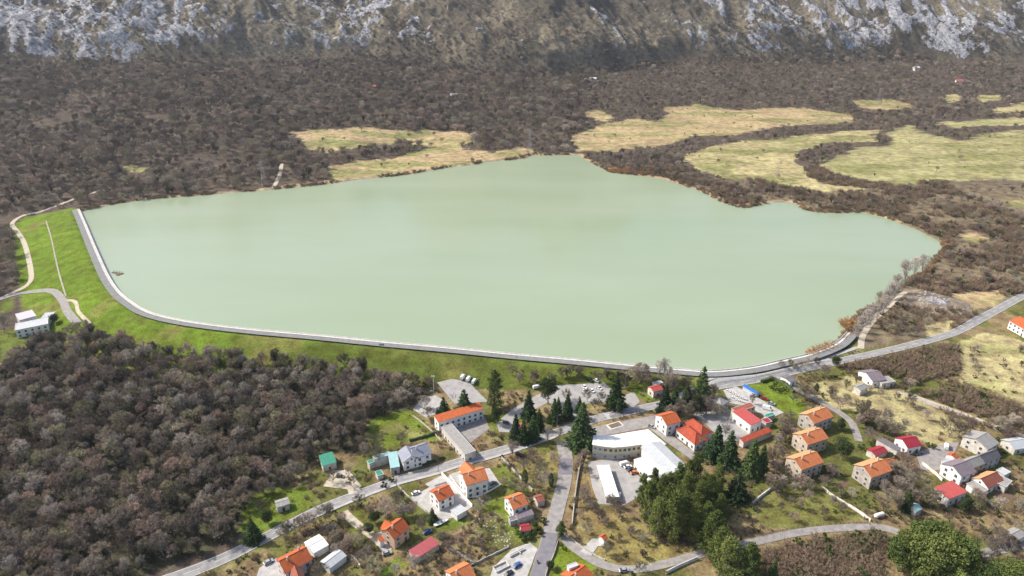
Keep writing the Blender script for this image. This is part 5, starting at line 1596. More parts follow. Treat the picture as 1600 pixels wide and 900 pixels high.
trees("bare", [(925,800,6),(912,780,6),(935,815,7),(955,790,6),(968,795,5),(985,840,6),(1005,850,6),(918,835,6),(905,810,5),(920,745,5)], "small bare tree in the dry brown meadow below the school yard", "bare trees below the school yard")
trees("bare", [(998,895,6)], "bare tree in front of the lower lane wall")
trees("bare", [(885,625,7),(918,628,8),(940,632,8),(930,640,7),(912,655,7),(935,600,8),(812,600,8),(835,596,8),(878,592,8),(905,590,8)], "bare tree on the car park edge", "bare trees round the car park")
trees("bare", [(985,602,12),(1000,598,13),(975,608,10),(1010,605,11)], "larger bare tree between car park and small red house", "bare trees by the small red house")
trees("pale", [(1027,592,13),(1040,590,14),(1044,600,12)], "tall pale bare tree against the water behind the red house", "pale trees against the water")
trees("bare", [(1060,650,11),(1070,655,10),(1082,650,10),(1100,648,11),(1108,640,10),(1120,655,9),(1113,622,9),(1050,655,9)], "bare tree among the conifers left of the grey tower house", "bare trees by the tower house")
trees("bare", [(1133,682,7),(1175,632,7),(1095,700,6)], "thin bare tree on the workshop yard", "bare trees on the workshop yard")
trees("bare", [(1200,722,8),(1212,740,8),(1225,750,8),(1205,760,7),(1215,700,8),(1225,690,9,1.2),(1232,680,9),(1240,690,8),(1218,770,7)], "bare tree left of the stone houses", "bare trees left of the stone houses")
trees("bare", [(1250,795,6),(1285,808,6),(1262,780,5),(1235,790,5),(1300,790,5),(1240,815,5),(1220,800,5),(1315,800,5)], "small bare fruit tree in the fenced meadow below the stone houses", "fruit trees in the fenced meadow")
trees("bare", [(1250,762,7,1.3),(1265,768,6,1.3),(1285,762,6,1.2),(1300,745,6),(1240,770,6)], "bare shrubby tree on the terrace under the stone houses", "shrubby trees under the stone houses")
trees("bare", [(1385,800,12,1.1)], "big spreading bare tree beside the white tank")
trees("bare", [(1400,755,9),(1415,760,9),(1395,745,8,1.2),(1412,735,10),(1380,770,7),(1420,780,8),(1440,765,7),(1405,775,7)], "bare tree between the lone stone house and the coral barn", "bare trees by the lone stone house")
trees("bare", [(1372,675,9,1.2),(1390,680,9,1.2),(1355,690,8),(1382,665,9),(1365,660,8),(1340,668,8),(1410,675,8)], "bare tree around the derelict white walls", "bare trees round the derelict house")
trees("bare", [(1482,683,12,1.2)], "big round bare tree on the meadow above the hamlet")
trees("bare", [(1500,680,8),(1515,675,8),(1560,675,9,1.2),(1580,668,8,1.2),(1570,690,8)], "bare tree along the field track above the hamlet", "bare trees along the field track")
trees("bare", [(1422,636,8),(1355,640,6),(1313,640,7),(1320,630,6),(1400,625,5),(1375,620,5),(1300,625,5)], "bare tree standing on the meadow right of the village lane", "bare trees on the meadow")
trees("ivy", [(1298,622,8),(1345,660,11,1.2),(1352,668,10)], "ivy-clad bare tree beside the village lane", "ivy-clad trees by the village lane")
trees("bare", [(1250,622,9,1.3),(1262,625,8,1.3),(1240,630,6)], "bare brown tree beside the bend of the village lane", "bare trees at the lane bend")
trees("bare", [(1220,575,5),(1235,573,5),(1250,577,6),(1262,573,6),(1275,572,6),(1290,588,8),(1240,578,4)], "thin bare tree along the lakeside road", "thin trees along the lakeside road")
trees("bare", [(1530,890,9,1.2),(1548,875,11,1.3),(1575,870,9,1.2),(1560,850,8,1.2)], "wide bare tree beside the lower lane at right", "bare trees by the lower lane")
trees("bare", [(8,520,14,0.8)], "tall grey bare tree at the left edge beside the waterworks")
trees("pale", [(1343,520,13,1.2),(1352,512,14,1.2),(1360,505,15,1.2),(1368,500,15,1.2),(1376,492,16,1.2),(1384,482,16,1.2),(1393,470,17,1.2),(1400,462,18,1.3),(1415,444,21,1.4),(1428,432,17,1.2),(1442,428,18,1.2),(1338,530,11,1.2),(1372,482,14,1.2),(1386,468,15,1.2)], "pale bare tree in the row on the lake's right shore", "pale trees on the lake shore")
bushes("reed", [(1321,509,5.5),(1326,512,6),(1331,514,5.5),(1335,508,5),(1328,505,5)], "orange reed clump in the water below the shore trees", "orange reeds by the shore trees", 1.5)
bushes("reed", [(1264,557,4.2),(1269,556,4.6),(1275,554,4.8),(1281,551,4.8),(1287,549,5),(1293,546,5),(1299,543,4.5)], "orange reed clump at the end of the promenade", "orange reeds at the promenade", 1.5)
bushes("green", [(475,868,3),(462,878,3),(452,885,2.5),(490,860,3),(600,760,3),(612,752,3),(1205,608,3.5),(1215,612,4),(1225,610,3),(1212,602,3)], "dark green shrub beside a road in the village", "green village shrubs", 1.2)
bushes("green", [(1090,715,4)], "dark round shrub at the end of the school lane", None)
bushes("green", [(838,828,4),(828,838,4),(820,842,5),(812,838,4),(848,818,3.5),(842,835,4)], "dark shrub around the red-roofed hut by the side road", "shrubs round the red-roofed hut", 1.1)
bushes("green", [(1290,735,4),(1345,702,3.5),(1395,715,3.5),(1365,698,3),(1455,700,4)], "green garden shrub between the stone houses", "garden shrubs by the stone houses", 1.2)
bushes("bare", [(700,845,3.2),(690,840,3),(742,848,3.6),(750,850,3),(725,835,2.6)], "dark brown thorn bush on the yellow slope", "thorn bushes on the yellow slope", 1.3)
for a, b, lab in [(640,215,"lone round bush in the middle of the tan field"),(505,222,"grey bush on the tan field's left end"),(565,205,"tiny bush high on the tan field"),(1215,280,"round bare tree on the yellow field above the shore"),(738,255,"dark bush on the tan far shore"),(600,255,"small bush on the tan shore meadow"),(1463,268,"dark bush in the green field at right"),(1500,250,"small bush on the green field near the right edge"),(690,222,"bush on the right end of the tan field")]:
    p = G(a, b); plant_tree("bare", *p, 7, lab, None, wide=1.2)

# more garden trees
def garden_trees(poly, n, h0, h1, label, group):
    P = np.array(GP(poly)); x, y = RNG.uniform(P[:, 0].min(), P[:, 0].max(), n * 6), RNG.uniform(P[:, 1].min(), P[:, 1].max(), n * 6)
    k = inside(x, y, P.tolist()) & lane_mask(x, y, 1.5)
    for _, poly_ in GREENS[:6]: k &= ~inside(x, y, poly_)
    for _, _, _, c, r_ in BUILT: k &= np.hypot(x - c[0], y - c[1]) > r_ + 1.2
    x, y = x[k][:n], y[k][:n]; z = H(x, y)
    for i in range(len(x)):
        plant_tree("bare" if random.random() < .85 else "ivy", x[i], y[i], z[i], random.uniform(h0, h1), label, group)
garden_trees([(900,830),(1000,800),(1090,860),(960,885)], 10, 3.5, 6, "small bare bush-like tree in the dry meadow above the lower lane", "bushes above the lower lane")
garden_trees([(1190,690),(1240,650),(1240,780),(1180,780)], 14, 5, 9, "bare tree in the thicket between workshop and stone houses", "thicket left of the stone houses")
garden_trees([(1280,740),(1340,740),(1345,790),(1290,770)], 8, 3.5, 6, "low bare tree on the terraces right of the third stone house", "terrace trees")
garden_trees([(1390,745),(1460,740),(1460,800),(1400,800)], 14, 5, 9, "bare tree in the orchard left of the coral barn", "orchard left of the coral barn")
garden_trees([(1300,600),(1420,600),(1500,690),(1440,690),(1350,655)], 12, 4, 7, "bare tree scattered over the yellow meadow", "meadow trees")
garden_trees([(1520,780),(1610,760),(1610,850),(1500,830)], 14, 4, 8, "bare tree below the hamlet near the right edge", "trees below the hamlet")
garden_trees([(560,790),(650,770),(680,830),(600,820)], 8, 4, 7, "bare tree behind the salmon house and courtyard wall", "trees behind the salmon house")
garden_trees([(490,830),(580,850),(600,905),(480,905)], 8, 4, 7, "bare garden tree beside the two white sheds", "garden trees by the sheds")
garden_trees([(690,830),(790,830),(760,880),(690,880)], 8, 3, 5, "low bare tree on the yellow slope above the plot", "trees on the yellow slope")
garden_trees([(1040,600),(1110,600),(1130,650),(1060,650)], 10, 7, 11, "bare tree in the grove between dam road and tower house", "grove by the tower house")
garden_trees([(790,580),(980,590),(970,600),(800,610)], 8, 5, 8, "bare tree on the grass under the dam beside the car park", "trees under the dam")
garden_trees([(1500,540),(1600,545),(1600,640),(1500,600)], 10, 3, 6, "bare bush-like tree on the field by the right edge", "field bushes at the right edge")
garden_trees([(905,700),(925,720),(920,800),(898,810)], 8, 4, 6, "bare shrubby tree between the stone wall and school yard", "shrubs along the school wall")

# scrub patches and garden undergrowth
sx, sy, sc = [], [], []
for poly, sp in zip(SCRUBS, (3.0, 3.4, 2.6, 3.0)):
    P = np.array(poly)
    x, y = jitter(P[:, 0].min(), P[:, 0].max(), P[:, 1].min(), P[:, 1].max(), sp)
    k = inside(x, y, poly); sx.append(x[k]); sy.append(y[k])
x = np.concatenate(sx); y = np.concatenate(sy)
k = lane_mask(x, y, 1.5)
for _, _, _, c, r_ in BUILT:
    k &= np.hypot(x - c[0], y - c[1]) > r_ + 1
x, y = x[k], y[k]
PB = [v for kk, v in PROTO.items() if kk[0] == "bush_bare"]; PG = [v for kk, v in PROTO.items() if kk[0] == "bush_green"]
PR = [v for kk, v in PROTO.items() if kk[0] == "bush_reed"]
ex, ey = jitter(150, 520, 430, 900, 4.2)
sd_, _, _ = seg_dist(ex, ey, LAKE, True)
ke = (~inside(ex, ey, LAKE)) & (sd_ > 3) & ~inside(ex, ey, VILLAGE) & (fbm(ex, ey, 28, 3, 521) > 0.40) & (RNG.random(len(ex)) < 0.85)
for _, poly in FIELDS: ke &= ~inside(ex, ey, poly)
ex, ey = ex[ke], ey[ke]
ke = lane_mask(ex, ey, 2) & (np.hypot(ex - QUARRY[0], ey - QUARRY[1]) > 17); ex, ey = ex[ke], ey[ke]
ke = in_view(ex, ey, np.zeros(len(ex)), 80, 50); ex, ey = ex[ke], ey[ke]
scatter("lakeside_thicket", "dense brown brush on the flat land right of the lake", ex, ey, H(ex, ey), RNG.uniform(1.0, 2.3, len(ex)), PB + PG, weights=[1] * len(PB) + [0.12] * len(PG))
scatter("thicket", "brown leafless thickets between road, hamlet and fields", x, y, H(x, y), RNG.uniform(0.9, 2.0, len(x)), PB + PG, weights=[1] * len(PB) + [0.25] * len(PG))
x, y = jitter(-200, 330, 180, 400, 2.3)
k = inside(x, y, VILLAGE) & lane_mask(x, y, 1.2)
d = fbm(x, y, 18, 3, 501)
k &= (d > 0.45) & (RNG.random(len(x)) < 0.65)
for _, poly in GREENS[:14]:
    k &= ~(inside(x, y, poly) & (RNG.random(len(x)) < 0.8))
for _, poly in FIELDS:
    k &= ~(inside(x, y, poly) & (RNG.random(len(x)) < 0.85))
for _, poly in GREENS[18:]:
    k &= ~(inside(x, y, poly) & (RNG.random(len(x)) < 0.6))
for _, _, _, c, r_ in BUILT:
    k &= np.hypot(x - c[0], y - c[1]) > r_ * 0.8 + 0.8
x, y = x[k], y[k]
scatter("undergrowth", "low weeds and brushwood in gardens and meadows", x, y, H(x, y), RNG.uniform(0.2, 1.0, len(x)), PB + PG, weights=[1] * len(PB) + [0.5] * len(PG))
# reeds and brush along the natural shore
ll = smooth_line(LAKE[:49], 2.5); nn = normals(ll)
t = RNG.integers(0, len(ll), 1500); off = RNG.uniform(-2.5, 7, 1500)
q = ll[t] + nn[t] * off[:, None]
ins = inside(q[:, 0], q[:, 1], LAKE)
q = ll[t] + nn[t] * (np.where(ins & (off > 0), -off, off) * 1.0)[:, None]
ins = inside(q[:, 0], q[:, 1], LAKE); dl_, _, _ = seg_dist(q[:, 0], q[:, 1], LAKE, True)
nz = fbm(q[:, 0], q[:, 1], 45, 2, 511)
k = ((~ins) | (dl_ < 2.0)) & (nz > 0.42) & (H(q[:, 0], q[:, 1]) > -1.2)
q = q[k]
scatter("shore_brush", "dry reeds and brush along the natural lake shore", q[:, 0], q[:, 1], np.maximum(H(q[:, 0], q[:, 1]), -0.3), RNG.uniform(0.5, 1.4, len(q)), PB + PR, weights=[1] * len(PB) + [0.35] * len(PR))
a_ = G(985, 268); n_ = 160
x = a_[0] + RNG.normal(0, 26, n_); y = a_[1] + RNG.normal(0, 12, n_)
k = H(x, y) > -0.6; x, y = x[k], y[k]
scatter("reed_bed", "orange-brown reed bed on the far lake shore", x, y, H(x, y), RNG.uniform(0.9, 1.6, len(x)), PR)

# ------------------------------------------------------------------ walls and fences
def wall_line(name, label, px, h=1.1, w=0.5, material=None, cat="wall", bump=0.12):
    ln = smooth_line(GP(px), 1.2)
    nrm = normals(ln); n = len(ln)
    z = H(ln[:, 0], ln[:, 1])
    hh = h + RNG.normal(0, bump, n)
    c = ln.mean(0); c0 = np.array([c[0], c[1], float(z.mean())])
    jit = RNG.normal(0, bump * 0.4, (n, 2))
    a = np.concatenate([ln + nrm * w / 2, (z - .4)[:, None]], 1); b = np.concatenate([ln + nrm * (w / 2 - .06) + jit, (z + hh)[:, None]], 1)
    d = np.concatenate([ln - nrm * (w / 2 - .06) + jit, (z + hh * 0.97)[:, None]], 1); e = np.concatenate([ln - nrm * w / 2, (z - .4)[:, None]], 1)
    v = np.stack([a, b, d, e], 1).reshape(-1, 3) - c0
    idx = np.arange(n * 4).reshape(n, 4)
    f = np.stack([idx[:-1, :-1], idx[:-1, 1:], idx[1:, 1:], idx[1:, :-1]], -1).reshape(-1, 4)
    f = np.concatenate([f, idx[:1], idx[-1:, ::-1]])
    o = obj(name, mesh_np(name, v, f, [material or M_STONE]), None, c0)
    return tag(o, label, cat)
wall_line("stone_wall", "long stone wall right of the side road", [(914,697),(905,735),(899,775),(894,822)], 1.5, 0.7)
wall_line("stone_wall", "stone wall running down from the main road past the terrace house", [(783,716),(800,733),(832,767)], 1.3, 0.6)
wall_line("white_wall", "white garden wall between courtyard and terrace house", [(690,741),(712,764),(738,792)], 1.6, 0.4, W_WHITE, bump=0.02)
wall_line("stone_wall", "grey wall along the left side of the courtyard", [(622,760),(640,778),(670,803),(690,815)], 1.0, 0.4)
wall_line("stone_wall", "stone wall bordering the green plot at the road fork", [(872,846),(866,866),(856,890),(852,905)], 1.1, 0.5)
wall_line("stone_wall", "stone wall along the upper edge of the lower lane", [(884,836),(912,858),(945,876)], 0.9, 0.45)
wall_line("retaining_wall", "retaining wall below the lower lane with a grass plot", [(1040,897),(1062,886),(1090,874)], 1.6, 0.5, M_CONC, bump=0.03)
wall_line("stone_wall", "pale wall dropping from the stone houses to the lane", [(1284,763),(1310,782),(1340,800),(1360,815)], 1.4, 0.6, W_OFF)
wall_line("stone_wall", "leaning pale wall stub in the meadow below the spruces", [(1175,788),(1200,768),(1214,760)], 1.2, 0.7, W_OFF)
wall_line("stone_wall", "rough stone wall above the field track", [(1400,612),(1440,628),(1500,650),(1570,676)], 1.2, 0.8)
wall_line("stone_wall", "low stone wall along the bottom plot", [(735,885),(762,872),(795,856)], 0.9, 0.6)
wall_line("stone_wall", "crumbling stone wall left of the yellow slope", [(700,858),(722,868),(742,882)], 0.9, 0.8)
wall_line("stone_wall", "stone wall beside the hamlet yard", [(1440,725),(1462,742),(1472,752)], 1.6, 0.5, W_OFF)
wall_line("stone_wall", "broken stone wall running right from the coral barn", [(1520,772),(1545,785),(1558,800)], 1.0, 0.7)
wall_line("retaining_wall", "white terrace edge wall in front of the terrace house", [(703,744),(736,777),(783,758)], 0.7, 0.4, W_WHITE, bump=0.01)
wall_line("stone_wall", "short wall between the pink house forecourt and sheds", [(515,893),(545,868),(563,884)], 0.7, 0.4, W_OFF, bump=0.03)
wall_line("white_wall", "low white wall beside the floodlight mast", [(640,618),(660,613),(677,612)], 1.0, 0.4, W_WHITE, bump=0.02)
wall_line("stone_wall", "long grey wall from the twin house garden to the barn", [(645,650),(668,668),(690,690)], 0.9, 0.4)
wall_line("hedge", "dark clipped hedge beside the twin house garden", [(640,690),(668,682),(690,675)], 1.6, 1.4, M_OAK, "hedge", 0.25)
wall_line("hedge", "dark hedge along the front of the twin house", [(660,728),(678,722),(695,716)], 1.2, 1.2, M_OAK, "hedge", 0.25)
wall_line("hedge", "dark hedge under the blue shelter's green slope", [(1190,598),(1205,594),(1222,600),(1240,614)], 1.8, 2.0, M_OAK, "hedge", 0.35)
def fence(label, px, n, h=1.2):
    ln = smooth_line(GP(px), 1.0); c = ln[len(ln) // 2]
    root = empty("fence", (c[0], c[1], Hs(*c)), 0, label, "fence")
    idx = np.linspace(0, len(ln) - 1, n).astype(int)
    P = [(ln[i][0] - c[0], ln[i][1] - c[1], Hs(*ln[i]) - root.location.z) for i in idx]
    post = MB().box((0, 0, h / 2 - .1), (.14, .14, h + .2)).mesh("post", M_WOOD)
    for p in P: obj("post", post, root, p)
    for hz in (0.45, 0.95):
        for a, b in zip(P[:-1], P[1:]):
            MB().bar((a[0], a[1], a[2] + hz), (b[0], b[1], b[2] + hz), .04, .04, 4).build("rail", M_WOOD, root)
fence("wooden post fence above the lower lane at right", [(1190,838),(1240,826),(1290,820),(1355,818)], 30)
fence("fence along the back of the fenced meadow", [(1285,765),(1320,790),(1350,812)], 16)
fence("fence posts along the lakeside road bend", [(1345,548),(1400,537),(1425,530)], 14)

# ------------------------------------------------------------------ vehicles
M_TYRE = mat("tyre_rubber", (0.03,0.03,0.03), (0.02,0.02,0.02), 1, 0.9)
M_CARGLASS = mat("car_glass", (0.03,0.035,0.04), (0.02,0.024,0.03), 1, 0.1, 0.6)
M_LAMP = mat("headlight_glass", (0.75,0.75,0.72), (0.6,0.6,0.58), 1, 0.2, 0.6)
PAINT = {"white": mat("white_paint", (0.78,0.78,0.77), (0.70,0.70,0.69), 0.8, 0.25, 0.5), "black": mat("black_paint", (0.025,0.025,0.03), (0.018,0.018,0.02), 0.8, 0.25, 0.5),
 "blue": mat("blue_paint", (0.05,0.13,0.36), (0.04,0.10,0.30), 0.8, 0.25, 0.5), "silver": mat("silver_paint", (0.46,0.47,0.48), (0.40,0.41,0.42), 0.8, 0.3, 0.5, metal=0.3),
 "red": mat("red_paint", (0.42,0.03,0.03), (0.34,0.025,0.025), 0.8, 0.25, 0.5), "grey": mat("grey_paint", (0.14,0.145,0.15), (0.11,0.112,0.12), 0.8, 0.3, 0.5), "orange": mat("orange_paint", (0.60,0.16,0.03), (0.5,0.13,0.025), 0.8, 0.3, 0.5)}
def car_meshes(van):
    W2 = 0.88 if not van else 0.98
    if van:
        low = [(-2.6,.35),(2.5,.35),(2.6,.55),(2.55,1.0),(2.2,1.12),(-2.6,1.12)]; top = [(2.2,1.12),(1.55,2.0),(1.3,2.15),(-2.55,2.15),(-2.6,1.12)]
    else:
        low = [(-2.1,.30),(2.1,.30),(2.16,.5),(2.08,.74),(1.2,.90),(-1.9,.95),(-2.14,.78),(-2.16,.5)]; top = [(1.15,.90),(.45,1.42),(-.9,1.46),(-1.85,.95)]
    def loft(poly, w0, w1):
        zs = [p[1] for p in poly]; z0, z1 = min(zs), max(zs); n = len(poly); v = []
        for s in (-1, 1):
            for p in poly:
                t = (p[1] - z0) / (z1 - z0); v.append((p[0], s * (w0 + (w1 - w0) * t), p[1]))
        return v, [tuple(range(n)), tuple(range(2 * n - 1, n - 1, -1))] + [(k, n + k, n + (k + 1) % n, (k + 1) % n) for k in range(n)]
    b = MB(); b.add(*loft(low, W2, W2 - .03))
    c = MB(); v, f = loft(top, W2 - .06, W2 - .24); c.add(v, f)
    n = len(top)
    roof = MB()
    zt = 2.15 if van else 1.46
    roof.box(((-.62 if van else -.22), 0, zt + .015), ((3.7 if van else 1.5), 2 * (W2 - .2), .06))
    w = MB(); N_ = 12
    for s in (-.11, .11):
        w.v += [(.33 * math.cos(6.283 * k / N_), s, .33 * math.sin(6.283 * k / N_)) for k in range(N_)]
    w.f = [(k, (k + 1) % N_, N_ + (k + 1) % N_, N_ + k) for k in range(N_)] + [tuple(range(N_ - 1, -1, -1)), tuple(range(N_, 2 * N_))]
    h = MB().box((0, 0, 0), (.06, .34, .16))
    return b, c, roof, w, h
CM = {False: car_meshes(False), True: car_meshes(True)}
CMESH = {}
def car(px, py, ang, colour, label, van=False, group=None):
    p = G(px, py)
    lift = 0.22
    e = empty("van" if van else "car", (p[0], p[1], p[2] + lift), math.radians(ang), label, "van" if van else "car", group)
    key = (van, colour)
    if key not in CMESH:
        b, c, r, w, h = CM[van]
        CMESH[key] = (b.mesh("body", PAINT[colour]), c.mesh("cabin", PAINT[colour] if van else M_CARGLASS), r.mesh("roof", PAINT[colour]), w.mesh("wheel", M_TYRE), h.mesh("headlight", M_LAMP))
    b, c, r, w, h = CMESH[key]
    obj("body", b, e); cb = obj("cabin", c, e); obj("roof", r, cb)
    if van: obj("windscreen", MB().add([(2.24,-.8,1.16),(2.24,.8,1.16),(1.62,.7,1.98),(1.62,-.7,1.98)], [(0,1,2,3)]).mesh("windscreen", M_CARGLASS), e)
    for sx in (-1.3, 1.3):
        for sy in (-.82, .82): obj("wheel", w, e, (sx * (1.2 if van else 1), sy, .33))
    for sy in (-.6, .6): obj("headlight", h, e, (2.56 if van else 2.12, sy, .70))
    return e
car(668,833,25,"blue","blue car parked on the grass above the rose-roofed shed")
car(517,826,15,"blue","small dark blue car hidden under bare trees by the road")
car(532,746,-10,"grey","dark car on the sandy clearing below the green roof")
car(420,880,40,"silver","pale car in front of the pink-walled house")
car(650,772,30,"white","white car at the left wall of the concrete courtyard")
car(771,757,20,"grey","dark car on the terrace beside the tall white house")
car(811,712,-30,"black","black car by the garden gate on the main road")
car(723,591,70,"white","white van at the court edge, leftmost of three", True, "vans by the sports court")
car(732,594,70,"white","white van at the court edge, middle of three", True, "vans by the sports court")
car(741,598,70,"white","white van at the court edge, rightmost of three", True, "vans by the sports court")
car(839,607,20,"white","white van beside the dark evergreen at the car park", True)
for a, b, an, cl, lb in [(913,606,-60,"white","white car in the car park, left in the upper pair"),(916,612,-60,"white","white car in the car park, below the upper left one"),(925,612,-60,"white","small white car in the middle of the car park"),(936,608,-50,"white","white car in the car park nearest the spruce"),
  (932,596,-50,"white","white car at the far edge of the car park"),(921,595,-50,"black","black car at the far edge of the car park"),(868,607,-40,"silver","silver car near the evergreen in the car park")]:
    car(a, b, an, cl, lb)
car(791,662,-20,"grey","dark car on the small lot right of the barn")
car(708,660,20,"white","white van under the barn court roof, left", True); car(738,652,20,"white","white van in the barn court, right", True)
car(976,727,20,"white","white van parked in the school yard, farthest", True); car(981,731,20,"white","white car parked in the school yard, second in line")
car(986,736,20,"black","black car parked in the school yard between white and orange"); car(991,740,20,"orange","orange car parked in the school yard, nearest in line")
car(1018,668,-40,"silver","silver car in front of the tall white and yellow house")
car(966,778,75,"white","white truck at the end of the long school shed", True)
car(1378,491,40,"black","black car on the shore path, nearer one"); car(1401,475,40,"black","black car on the shore path, farther one"); car(1326,534,-10,"black","black car on the grass at the end of the promenade")
car(1376,560,20,"silver","pale car at the road verge behind the dark evergreen")
car(1194,624,-30,"red","dark red car beside the boat yard"); car(1198,640,-30,"white","white van beside the coral workshop", True); car(1205,632,-30,"silver","silver car behind the coral workshop")
car(1507,757,25,"red","red car in the shadow between row house and coral barn"); car(1435,710,20,"grey","dark car in front of the crimson-roofed house")
car(1478,700,60,"white","white van in the hamlet yard", True)
car(808,885,40,"blue","blue car on the building plot beside the side road"); car(795,898,40,"black","black car on the building plot at the bottom")
car(597,541,-5,"grey","dark car on the grass below the dam crest")
car(975,893,10,"silver","silver car on the lower lane"); car(605,866,20,"silver","silver car at the drive end below the salmon house")

# ------------------------------------------------------------------ boats
def boat(px, py, ang, length, label, group=None):
    p = G(px, py); e = empty("boat", (p[0], p[1], p[2] + 0.2), math.radians(ang), label, "boat", group)
    L = length / 2; w = length * 0.16
    st = [(-1.0, .75, .7), (-.5, 1.0, .75), (0.1, 1.0, .8), (.6, .7, .9), (1.0, .04, 1.0)]
    v = []; f = []
    for t, k, hh in st:
        v += [(t * L, -w * k, hh), (t * L, -w * k * .55, .12), (t * L, w * k * .55, .12), (t * L, w * k, hh)]
    for i in range(len(st) - 1):
        for j in range(3): f.append((i * 4 + j, i * 4 + j + 1, i * 4 + 5 + j, i * 4 + 4 + j))
    f.append((0, 3, 2, 1))
    MB().add(v, f).build("hull", PAINT["white"], e)
    d = []
    for t, k, hh in st: d += [(t * L, -w * k * .93, hh - .12), (t * L, w * k * .93, hh - .12)]
    MB().add(d, [(2 * i, 2 * i + 1, 2 * i + 3, 2 * i + 2) for i in range(len(st) - 1)]).build("deck", M_LAMP, e)
    for t in (-.45, 0.05, .45): MB().box((t * L, 0, .76), (.3, 2 * w * .8, .08)).build("seat", M_WOOD, e)
boat(690,818,32,7.5,"long narrow white boat lying on the grass below the courtyard")
for i, (a, b) in enumerate([(1140,612),(1145,615),(1150,618),(1155,621),(1161,624),(1148,623),(1154,627),(1160,629)]):
    boat(a, b, -40, 4.6, "white rowing boat laid up on the boat yard", "boats on the boat yard")
# floating jetty by the dam
p = at_level(184, 427, 0); e = empty("floating_jetty", (p[0], p[1], 0.0), -0.3, "small dark floating jetty at the left end of the lake", "jetty")
MB().box((0, 0, .35), (11, 2.2, .3)).build("deck", M_WOOD, e); MB().box((3.2, -2.5, .35), (3, 3, .3)).build("side_deck", M_WOOD, e)
for x_ in (-5, -2, 1, 4): 
    MB().bar((x_, 1.0, -.5), (x_, 1.0, 1.7), .1, .1, 6).build("post", M_DARK, e)
MB().bar((-5, 1.0, 1.6), (4, 1.0, 1.6), .06, .06, 4).build("rail", M_DARK, e)
for x_ in (-3.5, 0, 3.5): MB().box((x_, 0, .08), (1.6, 2.0, .3)).build("float", M_DARK, e)

# ------------------------------------------------------------------ poles, pylons, tank, people
def pole(px, py, h, label, group=None, lamp=False):
    p = G(px, py); e = empty("street_lamp" if lamp else "utility_pole", p, random.uniform(-.4, .4), label, "street lamp" if lamp else "pole", group)
    MB().bar((0, 0, -.3), (0, 0, h), .13, .08, 7).build("post", M_METAL if lamp else M_WOOD, e)
    if lamp:
        MB().bar((0, 0, h - .1), (1.3, 0, h + .25), .05, .04, 5).build("arm", M_METAL, e); MB().box((1.5, 0, h + .22), (.7, .25, .12)).build("lamp_head", M_METAL, e)
    else:
        MB().box((0, 0, h - .5), (1.8, .12, .12)).build("crossarm", M_WOOD, e)
        for x_ in (-.75, 0, .75): MB().bar((x_, 0, h - .44), (x_, 0, h - .16), .05, .05, 5).build("insulator", M_LAMP, e)
for a, b in [(465,848),(563,800),(620,762),(685,738),(808,700)]:
    pole(a, b, 8, "slim wooden utility pole on the verge of the main road", "poles along the main road")
for a, b in [(870,668),(997,650),(1040,636),(1180,598),(1262,568)]:
    pole(a, b, 8, "tall street lamp on the verge of the main road", "lamps along the main road", True)
pole(1094,700,11,"tall wooden pole in front of the mottled red roof"); pole(1134,676,9,"wooden pole on the workshop yard beside a thin tree"); pole(1055,752,8,"wooden pole at the end of the school hall")
p = G(678,613); e = empty("floodlight_mast", p, 0, "white floodlight mast beside the sports court", "mast")
MB().bar((0, 0, -.3), (0, 0, 11), .16, .1, 8).build("post", W_WHITE, e); MB().box((0, 0, 11.1), (1.8, .2, .2)).build("crossbar", M_METAL, e)
for x_ in (-.6, .6): MB().box((x_, -.25, 11.4), (.8, .4, .6)).build("floodlight", M_LAMP, e)
def pylon(px, py, h, label):
    p = G(px, py); e = empty("power_pylon", p, 0.5, label, "pylon")
    def at(s, t, z): r_ = 2.6 * (1 - z / h) + .35; return (s * r_, t * r_, z)
    for s in (-1, 1):
        for t in (-1, 1): MB().bar(at(s, t, -.5), at(s, t, h), .13, .08, 4).build("leg", M_METAL, e)
    br = MB(); zs = np.linspace(0, h, 9)
    for a, b in zip(zs[:-1], zs[1:]):
        for s, t, s2, t2 in ((-1,-1,1,-1),(1,-1,1,1),(1,1,-1,1),(-1,1,-1,-1)):
            br.bar(at(s, t, a), at(s2, t2, b), .06, .06, 3); br.bar(at(s2, t2, a), at(s, t, b), .06, .06, 3)
    br.build("lattice", M_METAL, e)
    for z_, w_ in ((h * .72, 5.5), (h * .84, 4.4), (h * .95, 3.2)):
        MB().bar((-w_, 0, z_), (w_, 0, z_), .12, .12, 4).bar((-w_, 0, z_), (0, 0, z_ + 1.2), .06, .06, 3).bar((w_, 0, z_), (0, 0, z_ + 1.2), .06, .06, 3).build("crossarm", M_METAL, e)
pylon(413,290,30,"lattice power pylon on the far shore left of the tan meadow"); pylon(828,236,32,"lattice power pylon at the tip of the far shore"); pylon(1372,158,26,"lattice power pylon above the right-hand fields"); pylon(758,212,16,"small pylon on the tan field")
p = G(1373,808); e = empty("gas_tank", (p[0], p[1], p[2]), 0.35, "white cylindrical tank beside the big bare tree", "tank")
tk = MB().bar((-2.2, 0, 1.3), (2.2, 0, 1.3), .95, .95, 14).bar((-2.7, 0, 1.3), (-2.2, 0, 1.3), .5, .95, 14).bar((2.2, 0, 1.3), (2.7, 0, 1.3), .95, .5, 14)
tk.build("vessel", W_WHITE, e)
for x_ in (-1.5, 1.5): MB().box((x_, 0, .2), (.3, 1.4, 1.0)).build("saddle", M_CONC, e)
p = G(961,665); e = empty("bus_shelter", (p[0], p[1], p[2]), 0.45, "low brown-floored shelter frame in front of the school", "shelter")
MB().box((0, 0, .12), (9, 5, .3)).build("plinth", M_CONC, e); MB().box((0, 0, .32), (7, 3.4, .12)).build("planting_bed", M_WOOD, e)
e = None
